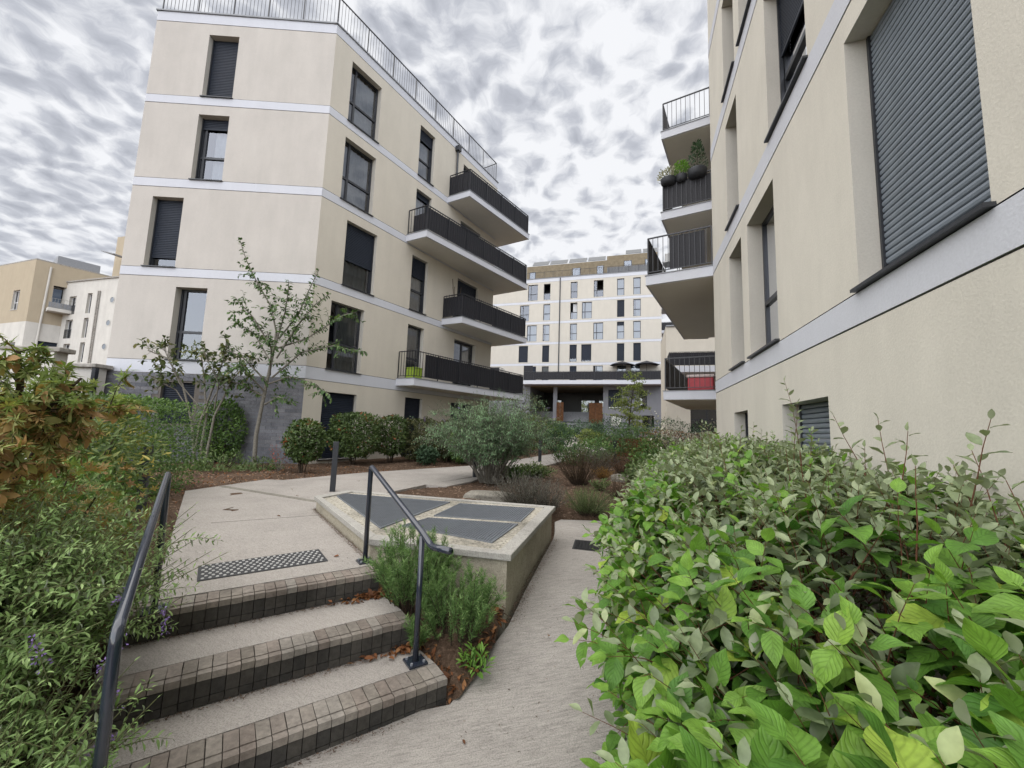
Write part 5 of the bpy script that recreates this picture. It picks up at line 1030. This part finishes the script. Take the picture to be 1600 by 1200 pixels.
# left bed
G1 = 'hedge shrubs along the left bed'
bush('clipped_hedge', 'dense clipped dark green hedge block left of the terrace', (-5.75, 6.1, .44), .62, 1.35, 1.50, 15000, .045, 'hedge_green', 'mid', G1, 'hedge', boxy=.85, lump=.10, rz=.28, zc=.5, nst=14)
bush('rhododendron', 'rounded rhododendron with yellowing leaf tips in front of the clipped hedge', (-4.68, 4.3, .40), .62, .85, 1.56, 3600, .095, 'rhodo', 'lance', G1, lump=.12, nst=10, tint=.5)
bush('rhododendron', 'darker low rhododendron below the yellowing one, behind the left handrail', (-4.0, 3.35, .35), .58, .8, 1.02, 2600, .085, 'hedge_green', 'lance', G1, lump=.14, nst=8, tint=.6)
bush('ground_shrub', 'dark leafy shrub filling the gap behind the left handrail', (-3.22, 2.75, .30), .5, .65, .95, 2200, .07, 'hedge_green', 'lance', G1, lump=.15, tint=.55)
def maple():
    OX = -.16; c = (-2.36+OX, 2.02, .2); T = empty('maple_shrub', c, 'small maple with browning orange and green lobed leaves at the left edge', 'maple'); k = MB(); g = Grow(); dr = Grow()
    br = [[(-2.36, 2.05, .2), (-2.40, 2.03, 1.0), (-2.33, 2.0, 1.55), (-2.27, 1.98, 1.80), (-2.30, 1.97, 1.98)], [(-2.33, 2.0, 1.50), (-2.2, 1.97, 1.66), (-2.08, 1.95, 1.78)], [(-2.30, 2.0, 1.62), (-2.14, 2.0, 1.70), (-2.03, 2.03, 1.86)], [(-2.40, 2.03, 1.2), (-2.55, 1.95, 1.5), (-2.62, 1.9, 1.85)], [(-2.38, 2.03, 1.05), (-2.2, 1.85, 1.28), (-2.08, 1.8, 1.42)], [(-2.38, 2.03, .9), (-2.5, 2.2, 1.3), (-2.45, 2.35, 1.7)], [(-2.33, 2.0, 1.45), (-2.2, 2.2, 1.6), (-2.12, 2.3, 1.75)], [(-2.40, 2.03, .8), (-2.45, 1.7, 1.1), (-2.4, 1.55, 1.3)]]
    for i, b in enumerate(br):
        P = [np.array(p)+np.array([OX, 0, 0]) for p in b]; k.tube(P, [.026-.004*j if i == 0 else .012-.003*j for j in range(len(P))], 7, cap=False)
        for _ in range(22):
            t = random.uniform(.25, 1); p, ax = along(P, min(.99, t)); tw = bend(p, ax*.4+rdir(1)[0]+np.array([0, 0, .2]), random.uniform(.10, .24), .6, 3, .12); k.tube(tw, [.004, .003, .002, .001], 4, cap=False)
            for j in range(12):
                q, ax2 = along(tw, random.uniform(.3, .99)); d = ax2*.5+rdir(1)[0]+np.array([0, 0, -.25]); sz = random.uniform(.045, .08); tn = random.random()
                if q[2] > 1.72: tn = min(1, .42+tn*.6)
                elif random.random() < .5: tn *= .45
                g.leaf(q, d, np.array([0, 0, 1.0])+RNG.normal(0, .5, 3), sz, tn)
            for j in range(3):
                q, ax2 = along(tw, random.uniform(.3, .99)); dr.leaf(q, rdir(1)[0]+np.array([0, 0, -.8]), rdir(1)[0], random.uniform(.05, .085), random.uniform(0, .38))
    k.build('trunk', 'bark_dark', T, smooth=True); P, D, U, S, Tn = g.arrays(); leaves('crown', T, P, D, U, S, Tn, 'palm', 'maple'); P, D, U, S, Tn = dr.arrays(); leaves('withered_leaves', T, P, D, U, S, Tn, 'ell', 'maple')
maple()
bush('maple_undergrowth', 'brown leaved low shrub under the maple at the left edge', (-2.75, 2.25, .2), .6, .6, 1.25, 2600, .06, 'maple', 'palm', None, lump=.15, tint=.42)
# trees before the left building
CH = {'trunk': [(-6.78, 10.85, 0.45), (-6.81, 10.85, 1.27), (-6.71, 10.85, 2.3), (-6.59, 10.85, 3.36), (-6.54, 10.85, 4.08)], 'b1': [(-6.54, 10.85, 4.08), (-6.73, 10.8, 4.8), (-7.17, 10.7, 5.52), (-7.46, 10.65, 6.07), (-7.68, 10.6, 6.66)], 'b2': [(-6.54, 10.85, 3.72), (-6.27, 10.7, 4.63), (-6.18, 10.6, 5.19), (-6.14, 10.5, 5.46)], 'b3': [(-6.47, 10.85, 3.9), (-6.01, 10.9, 4.64), (-5.8, 10.9, 5.29), (-5.55, 10.9, 5.95)], 'b4': [(-6.47, 10.85, 3.37), (-5.89, 10.7, 4.28), (-5.41, 10.6, 4.85), (-5.04, 10.6, 5.17)], 'b5': [(-6.54, 10.85, 2.83), (-5.82, 10.9, 3.57), (-4.96, 10.9, 3.78), (-4.03, 10.9, 3.59)], 'b6': [(-6.61, 10.85, 2.66), (-7.29, 10.7, 3.34), (-7.84, 10.6, 3.59)], 'b7': [(-6.57, 10.85, 3.19), (-7.19, 10.9, 4.06), (-7.81, 10.95, 4.4)], 'b8': [(-6.66, 10.85, 2.3), (-7.3, 10.6, 2.63), (-8.01, 10.5, 2.78)], 'b9': [(-6.61, 10.85, 2.66), (-5.93, 10.6, 2.85), (-5.22, 10.4, 2.7), (-4.67, 10.3, 2.37)], 'b10': [(-6.56, 10.85, 3.54), (-7.05, 10.6, 4.42), (-7.55, 10.5, 4.95)], 'b11': [(-6.53, 10.85, 3.63), (-5.68, 10.8, 3.93), (-4.67, 10.7, 4.6), (-4.33, 10.7, 4.7)], 'b12': [(-6.6, 10.85, 2.9), (-6.3, 10.3, 3.5), (-6.2, 9.9, 3.9)], 'b13': [(-6.65, 10.85, 2.4), (-6.9, 10.3, 2.9), (-6.8, 9.9, 3.1)], 'b14': [(-6.66, 10.85, 2.1), (-6.1, 10.5, 2.3), (-5.6, 10.3, 2.1)]}
def cherry():
    T = empty('young_tree', (-6.78, 10.85, .45), 'young slender tree with long leafy shoots before the left building', 'tree'); k = MB(); g = Grow()
    for nm, b in CH.items():
        P = [np.array(p) for p in b]; n = len(P)
        if nm == 'trunk': k.tube(P, [.055, .05, .043, .036, .03], 8, cap=False); continue
        k.tube(P, [.022*(1-.8*j/(n-1))+.004 for j in range(n)], 6, cap=False); L_ = sum(np.linalg.norm(P[i+1]-P[i]) for i in range(n-1))
        m_ = int(L_*24)
        for j in range(m_):
            t = .18+.82*(j+random.random())/m_; p, ax = along(P, min(t, .995)); d = rdir(1)[0]; d = d-ax*(d@ax); g.leaf(p, unit(d)*.8+ax*.5+np.array([0, 0, -.35]), np.array([0, 0, 1.0])+RNG.normal(0, .4, 3), random.uniform(.085, .135), clamp_tint(1, .5, .25)[0])
        for j in range(int(L_*5.5)):
            t = random.uniform(.08, .62 if nm in ('b1', 'b3', 'b2', 'b4') else .9); p, ax = along(P, t); tw = bend(p, ax*.5+rdir(1)[0]*.9+np.array([0, 0, .3]), random.uniform(.25, .6), .5, 4, .1); k.tube(tw, [.006, .005, .004, .003, .002], 4, cap=False)
            for q in range(13):
                pp, ax2 = along(tw, (q+.6)/13.2); d = rdir(1)[0]; d = d-ax2*(d@ax2); g.leaf(pp, unit(d)*.8+ax2*.5+np.array([0, 0, -.3]), np.array([0, 0, 1.0])+RNG.normal(0, .4, 3), random.uniform(.08, .125), clamp_tint(1, .55, .25)[0])
    k.build('trunk', 'bark_grey', T, smooth=True); P, D, U, S, Tn = g.arrays(); leaves('crown', T, P, D, U, S, Tn, 'mid', 'cherry')
cherry()
MG = [[(-8.21, 10.6, 0.45), (-8.16, 10.6, 1.56), (-7.9, 10.6, 2.58), (-7.72, 10.6, 3.28), (-7.68, 10.6, 3.72)], [(-7.91, 10.6, 0.45), (-7.8, 10.6, 1.74), (-7.41, 10.6, 2.77), (-6.95, 10.6, 3.31)], [(-8.16, 10.6, 0.45), (-8.36, 10.6, 1.55), (-8.74, 10.6, 2.55), (-9.22, 10.6, 3.23), (-9.76, 10.6, 3.42)], [(-8.07, 10.6, 0.45), (-8.08, 10.7, 1.73), (-8.34, 10.8, 2.74), (-8.6, 10.9, 3.51)], [(-8.08, 10.6, 1.73), (-7.71, 10.5, 2.42), (-7.09, 10.4, 3.04)], [(-8.38, 10.6, 1.72), (-8.8, 10.5, 2.38), (-9.44, 10.4, 2.7)], [(-7.82, 10.6, 1.91), (-7.64, 10.4, 2.59), (-8.08, 10.3, 3.44)], [(-8.15, 10.6, 1.9), (-8.66, 10.4, 2.56), (-9.12, 10.3, 3.49)]]
def magnolia():
    T = empty('multi_stem_tree', (-8.1, 10.6, .45), 'airy pale stemmed small tree before the grey brick base', 'tree'); k = MB(); g = Grow()
    for i, b in enumerate(MG):
        P = [np.array(p) for p in b]; n = len(P); k.tube(P, [(.034 if i < 4 else .016)*(1-.75*j/(n-1))+.004 for j in range(n)], 6, cap=False)
        for _ in range(14):
            t = random.uniform(.5, .99); p, ax = along(P, t); tw = bend(p, ax*.6+rdir(1)[0]*.9+np.array([0, 0, .35]), random.uniform(.2, .55), .2, 4, .15); k.tube(tw, [.007, .005, .004, .003, .002], 4, cap=False)
            for q in range(7):
                pp, ax2 = along(tw, random.uniform(.35, .99)); g.leaf(pp, ax2*.5+rdir(1)[0]+np.array([0, 0, -.2]), np.array([0, 0, 1.0])+RNG.normal(0, .5, 3), random.uniform(.10, .16), random.random())
    k.build('trunk', 'bark_grey', T, smooth=True); P, D, U, S, Tn = g.arrays(); leaves('crown', T, P, D, U, S, Tn, 'mid', 'magnolia')
magnolia()
G2 = 'round shrubs before the left building'
for (c, rx, ry, h, n, mat, lab, bx) in (((-5.0, 9.9, .46), .42, .42, 1.26, 1500, 'photinia', 'small round green and reddish shrub left of the shuttered door', .15), ((-4.65, 12.1, .46), .72, .6, 1.52, 2600, 'photinia', 'large rounded green shrub on bare stems under the left facade', .35), ((-3.85, 13.1, .48), .52, .5, 1.48, 1700, 'photinia', 'narrower rounded shrub, second after the shuttered door', .35), ((-2.95, 13.5, .48), .62, .55, 1.42, 2000, 'brown_hedge', 'brownish clipped shrub in the middle of the left facade row', .5), ((-2.1, 13.9, .50), .6, .55, 1.36, 1900, 'brown_hedge', 'last brownish shrub of the facade row, beside the arching bush', .4), ((-8.0, 11.2, .46), .62, .35, 1.75, 1500, 'hedge_green', 'dark evergreen shrub against the grey brick base', .1), ((-2.55, 12.6, .48), .32, .3, .55, 600, 'dark_conifer', 'low dark evergreen mound at the foot of the facade row', 0), ((-1.5, 13.3, .5), .5, .5, 1.1, 1200, 'hedge_green', 'dark green shrub directly behind the arching bush', .2)):
    bush('facade_shrub', lab, c, rx, ry, h, int(n*1.9), .088, mat, 'mid', G2, boxy=bx, lump=.17, low=.22 if mat == 'photinia' else .05, nst=9)
def red_shrub():
    c = (-5.5, 9.75, .46); T = empty('red_shrub', c, 'thin twiggy shrub with a few dark red leaves in the left bed', 'shrub'); g = Grow()
    for i in range(16): g.shoot(bend(c, (random.gauss(0, .3), random.gauss(0, .3), 1), random.uniform(.5, .85), .0, 5, .1), .006, 6, .06, False, .9, .45, .5)
    g.finish(T, 'mid', 'red_leaf', 'bark_grey')
red_shrub()
for (c, r, h, n, lab) in (((-6.9, 9.9, .46), .55, .42, 700, 'low pale green ground plant between the two trees'), ((-7.6, 9.6, .46), .5, .3, 500, 'low browning ground plant below the pale stemmed tree'), ((-6.1, 10.1, .46), .4, .3, 450, 'low green tuft at the foot of the young tree')):
    bush('ground_plant', lab, c, r, r, h, n, .085, 'lavender_green', 'lance', 'low plants in the left bed', 'plant', lump=.2, zc=.1, nst=4, upd=.8)
# middle bed
def tuft(name, label, c, r, h, n, mat, size, nodes_=16, kind='needle', cat='plant', group='low shrubs in the mulch bed', spread=1.0, stemr=.003, droop=.1, lowf=.15, bark='bark_dark'):
    T = empty(name, c, label, cat, group); g = Grow()
    for i in range(n):
        a = random.random()*6.283; q = math.sqrt(random.random()); d = np.array([math.cos(a)*q*r*spread, math.sin(a)*q*r*spread, h*(1-.35*q*q)]); b = np.array([c[0]+math.cos(a)*q*r*.3, c[1]+math.sin(a)*q*r*.3, c[2]-.01]); pts = bend(b, d, np.linalg.norm(d)*random.uniform(.75, 1.05), droop, 5, .08)
        g.shoot(pts, stemr, nodes_, size, False, .65, lowf, .45, sides=3, upw=.3, tipfac=.8)
    g.finish(T, kind, mat, bark); return T
tuft('lavender', 'grey brown lavender mound behind the right corner of the vent box', (.28, 6.85, .32), .55, .70, 240, 'lavender', .05, 26)
tuft('lavender', 'second grey lavender mound, paler, at the ramp edge', (.62, 6.95, .30), .40, .55, 150, 'lavender', .05, 24)
tuft('lavender', 'fresh green lavender clump beside the end of the ramp', (1.35, 6.9, .29), .42, .48, 190, 'lavender_green', .05, 24)
tuft('dry_shrub', 'brown dry twiggy shrub in the middle of the mulch bed', (1.62, 9.4, .46), .58, .92, 230, 'brown_twig', .05, 14, stemr=.004)
tuft('dry_shrub', 'reddish brown dry shrub further back near the border', (3.45, 12.0, .46), .65, .78, 200, 'russet', .05, 14, stemr=.004)
tuft('dry_shrub', 'greyish dry shrub between the brown and reddish ones', (2.75, 12.3, .46), .55, .80, 170, 'lavender', .06, 16)
tuft('grass_tuft', 'small orange grass tuft in the mulch', (2.42, 10.6, .45), .26, .32, 130, 'orange_grass', .07, 8)
tuft('perennial', 'low green perennial along the path edge, left of dry shrub', (.65, 10.5, .46), .45, .36, 120, 'lavender_green', .09, 8, 'mid')
tuft('perennial', 'low green perennial by the path, nearest the arching bush', (.05, 9.9, .46), .35, .35, 90, 'rosemary', .09, 8, 'mid')
tuft('perennial', 'tiny grey green perennial before the dry shrub', (1.95, 8.7, .45), .2, .25, 40, 'lavender_green', .06, 8, 'mid')
G3 = 'shrubs in the far garden'
bush('evergreen_shrub', 'dark upright evergreen beyond the arching bush by the path', (2.0, 18.4, .6), .8, .7, 1.45, 1700, .11, 'dark_conifer', 'lance', G3, lump=.15, upd=.9)
bush('evergreen_shrub', 'yellowing shrub left of the dark upright evergreen', (1.1, 19.5, .62), .7, .7, 1.75, 1400, .10, 'pale_tree', 'mid', G3, lump=.2, tint=.3)
bush('evergreen_shrub', 'tall loose bronze shrub left of the far passage', (.9, 24.0, .7), 1.0, 1.0, 3.0, 1600, .12, 'magnolia', 'mid', G3, lump=.3)
for i, (c, rx, h, mat, lab) in enumerate((((5.2, 30.0, .85), 1.8, 1.5, 'dark_conifer', 'wide dark evergreen mass left below the slender tree'), ((8.2, 30.5, .85), 2.0, 1.9, 'dark_conifer', 'wide dark evergreen mass behind the slender tree'), ((11.6, 29.0, .85), 2.0, 1.9, 'dark_conifer', 'wide dark evergreen mass right of the slender tree'), ((8.6, 17.0, .6), 1.2, 1.6, 'dark_conifer', 'dark evergreen beside the corner of the right building'), ((4.2, 16.4, .56), .9, 1.25, 'cherry', 'mid green shrub before the rusty planter'), ((5.4, 14.9, .53), .8, 1.05, 'hedge_green', 'dark green shrub right of the mid green one'), ((4.4, 36.0, .95), 1.6, .9, 'bright_fine', 'low bright green shrub before the far steps'), ((.2, 22.0, .7), 1.2, 1.6, 'hedge_green', 'dark green shrub below the lowest left balcony'))):
    bush('garden_shrub', lab, c, rx, rx*.8, h, 1800, .13 if c[1] > 20 else .09, mat, 'mid', G3, lump=.2)
for (c, rx, lab) in (((6.3, 16.2, .56), 1.3, 'rust coloured low hedge at the end of the right border'), ((7.9, 15.6, .55), .9, 'rust coloured low hedge against the right building corner')):
    bush('russet_hedge', lab, c, rx, .6, 1.25, 2300, .06, 'russet', 'mid', 'rust coloured hedges', 'hedge', boxy=.4, lump=.12, tint=.6)
def rusty_planter():
    T = empty('rust_planter', (5.2, 18.3, .6), 'low rusty steel planter edge in the far garden bed', 'planter'); k = MB(); F = Fr((5.2, 18.3), 107)
    for (a, b, o0, o1) in ((-.55, .9, 0, .03), (-.55, .9, -.9, -.87), (-.55, -.52, -.868, -.002), (.87, .9, -.868, -.002)): k = MB(); F.box(k, a, b, .5, 1.38, o0, o1); k.build('side_plate', 'corten', T)
    k = MB(); F.box(k, -.51, .86, .5, 1.30, -.86, -.003); k.build('soil', 'mulch', T)
rusty_planter()
def slender_tree():
    c = (7.2, 24.5, .72); T = empty('slender_tree', c, 'slender pale green tree with layered branches before the far grey base', 'tree'); k = MB(); g = Grow(); P = [np.array(p) for p in ((7.2, 24.5, .7), (7.22, 24.5, 2.2), (7.35, 24.5, 3.5), (7.6, 24.5, 5.2))]; k.tube(P, [.06, .045, .03, .01], 7, cap=False)
    for i in range(60):
        t = random.uniform(.18, .98); p, ax = along(P, t); a = random.random()*6.283; L_ = random.uniform(.9, 2.2)*(1.15-t*.7); b = bend(p, (math.cos(a), math.sin(a), .45), L_, .5, 5, .1); k.tube(b, [.014, .011, .008, .006, .004, .002], 4, cap=False)
        for j in range(int(L_*46)):
            q, ax2 = along(b, random.uniform(.2, .99)); q = q+RNG.normal(0, .09, 3)*np.array([1, 1, .5]); g.leaf(q, rdir(1)[0]+np.array([0, 0, -.1]), np.array([0, 0, 1.0])+RNG.normal(0, .35, 3), random.uniform(.08, .15), clamp_tint(1, .55, .25)[0])
    k.build('trunk', 'bark_dark', T, smooth=True); P, D, U, S, Tn = g.arrays(); leaves('crown', T, P, D, U, S, Tn, 'mid', 'pale_tree')
    c = (5.6, 13.4, .5); T = empty('twiggy_shrub', c, 'bare twiggy shrub dotted with a few whitish leaves below the lowest balcony', 'shrub'); g = Grow()
    for i in range(26):
        a = random.random()*6.28; g.shoot(bend(c, (math.cos(a)*.55, math.sin(a)*.4, 1), random.uniform(1.3, 2.2), .15, 6, .1), .011, 6, .16, False, .9, .6, .85)
    g.finish(T, 'mid', 'white_leaf', 'bark_grey')
    F = FB; c = F.p(.4, base_z, 6.5); T = empty('step_railing', c, 'thin black handrail at the foot of the far steps', 'handrail'); k = MB()
    for s in (0, 1.0, 2.0): k.tube([F.p(s, base_z, 7), F.p(s, base_z+.95, 7)], .025, 6)
    k.build('posts', 'rail_dark', T); MB().tube([F.p(-.1, base_z+.95, 7), F.p(2.1, base_z+.95, 7)], .025, 6).build('rail', 'rail_dark', T); MB().tube([F.p(-.1, base_z+.5, 7), F.p(2.1, base_z+.5, 7)], .018, 6).build('rail', 'rail_dark', T)
base_z = lift(40)+.46
slender_tree()

tuft('dandelion', 'small dandelion rosette in the leaf litter at the ramp edge', (-.16, 2.86, .08), .10, .14, 16, 'bright_fine', .07, 5, 'lance', 'weed', None)
G4 = 'trees beyond the far passage'
for (c, rx, h, lab) in (((4.0, 78, 1.5), 5, 8, 'left pale green tree seen through the far passage door'), ((13.0, 80, 1.5), 5, 7, 'right pale green tree seen through the far passage door')):
    T = bush('far_tree', lab, c, rx, rx, h, 1500, .5, 'pale_tree', 'mid', G4, 'tree', lump=.25, low=1.0)

# fuller middle ground
for (c, rx, h, mat, lab) in (((3.3, 9.6, .46), .55, .55, 'lavender_green', 'low green mound between grass tuft and border end'), ((3.9, 10.9, .46), .6, .8, 'hedge_green', 'rounded dark green shrub close to the border end'), ((2.2, 14.2, .5), .6, .7, 'cherry', 'low green shrub beside the pale path bend'), ((3.2, 14.9, .52), .7, .9, 'rosemary', 'dull green shrub right of the path bend'), ((2.4, 21.5, .68), .9, 1.3, 'hedge_green', 'dark green shrub at the left edge of far path'), ((6.6, 21.5, .68), 1.1, 1.4, 'cherry', 'green shrub under the slender tree'), ((4.9, 24.5, .74), .8, 1.0, 'pale_tree', 'yellow green shrub on the right of far path'), ((-.9, 16.2, .58), .8, 1.5, 'hedge_green', 'dark shrub at the end of the left facade'), ((.2, 17.4, .6), .7, 1.5, 'photinia', 'olive shrub past the end of the left facade'), ((3.0, 31, .88), 1.2, 1.6, 'pale_tree', 'yellowing shrub before the rusty panels'), ((6.9, 35, .95), 1.3, 1.5, 'dark_conifer', 'dark shrub right of the far steps')):
    bush('garden_shrub', lab, c, rx, rx*.85, h, 1300, .09 if c[1] < 20 else .12, mat, 'mid', G3, lump=.22)
tuft('dry_shrub', 'thin brown seed heads standing behind the fresh lavender', (2.1, 8.0, .44), .35, .5, 70, 'brown_twig', .045, 10, stemr=.003)
def balcony_clutter():
    p = F2.p(6.2, 6.18, .5); T = empty('dry_canes', p, 'bundle of thin bare canes sticking up over the second left balcony', 'canes'); k = MB()
    for i in range(5): a = random.uniform(-.25, .25); k.tube([F2.p(5.95+i*.05, 6.2, .5), F2.p(5.9+i*.11+a, 6.2+random.uniform(1.3, 1.75), .5+a*.4)], .012, 5)
    k.build('cane', 'bark_dark', T, kind='stuff'); k = MB(); n = 12; v = []
    for r_, z in ((.13, 6.185), (.17, 6.45)): v += [(F2.p(6.05, 0, .5)[0]+math.cos(6.283*j/n)*r_, F2.p(6.05, 0, .5)[1]+math.sin(6.283*j/n)*r_, z) for j in range(n)]
    k.add(v, [(j, (j+1) % n, n+(j+1) % n, n+j) for j in range(n)]+[tuple(range(n, 2*n))]); k.build('pot', 'pot_dark', T)
    c = Fb.p(.62, 5.8, 1.05); T = empty('folding_chair', c, 'pale folding chair behind the bars of the big right balcony', 'chair')
    k = MB(); Fb.box(k, .45, .85, 6.22, 6.25, .85, 1.25); k.build('seat', 'white_plastic', T); k = MB(); Fb.box(k, .83, .86, 6.3, 6.62, .86, 1.24); k.build('backrest', 'white_plastic', T)
    for a, b in ((.47, .87), (.47, 1.23), (.83, .87), (.83, 1.23)): MB().tube([Fb.p(a, 5.803, b), Fb.p(a, 6.3 if a < .5 else 6.62, b)], .012, 6).build('leg', 'white_plastic', T)
balcony_clutter()

def creases():
    # dirt, moss crumbs and grit gathered where walls and risers meet the paving
    P = []
    def line(a, b, n, zf, spread):
        a, b = np.array(a), np.array(b); d = unit(b-a); q = np.array([d[1], -d[0]])
        for _ in range(n):
            t = random.random(); o_ = abs(random.gauss(0, spread)); p = a+(b-a)*t+q*o_; P.append((p[0], p[1], zf(p[0], p[1])+.003))
    line((.62, 5.55), (.03, 3.42), 900, lambda x, y: ramp_z(y), -.035 if False else .03); P[:] = [(x+.0, y, z) for x, y, z in P]
    line((.05, 3.44), (.64, 5.57), 700, lambda x, y: ramp_z(y), .035)
    line((-2.66, 5.70), (-1.27, 3.80), 500, lambda x, y: .48, -.03 if False else .03)
    line((-1.29, 3.76), (-2.69, 5.68), 700, lambda x, y: .48, .035)
    for i in range(3): line(st(UL, NV[i]), st(UE[i], NV[i]), 420, lambda x, y: (NZ[i-1] if i else 0.0), .02)
    line((-5.3, 6.7), (-2.6, 3.15), 400, lambda x, y: .48, .04)
    for _ in range(500): x, y = random.uniform(-.3, 1.6), random.uniform(1.8, 6.4); P.append((x, y, ramp_z(y)+.003))
    for _ in range(350): x, y = random.uniform(-4.6, -1.4), random.uniform(3.4, 8.0); P.append((x, y, .483)) if inside(TERR, x, y) and not inside([(-2.69, 5.74), (-1.24, 3.76), (.03, 3.44), (.63, 5.59), (-2.46, 6.32)], x, y) else None
    A = np.array(P); n = len(A); D = rdir(n); D[:, 2] *= .15; U = rdir(n)*.3+np.array([0, 0, 1])
    o = leaves('grit', None, A, D, U, RNG.uniform(.004, .016, n), clamp_tint(n, .25, .25), 'chip', 'chip', origin=(0, 4, .2)); tag(o, 'dark grit and dry crumbs gathered along the paving edges', 'grit')
creases()
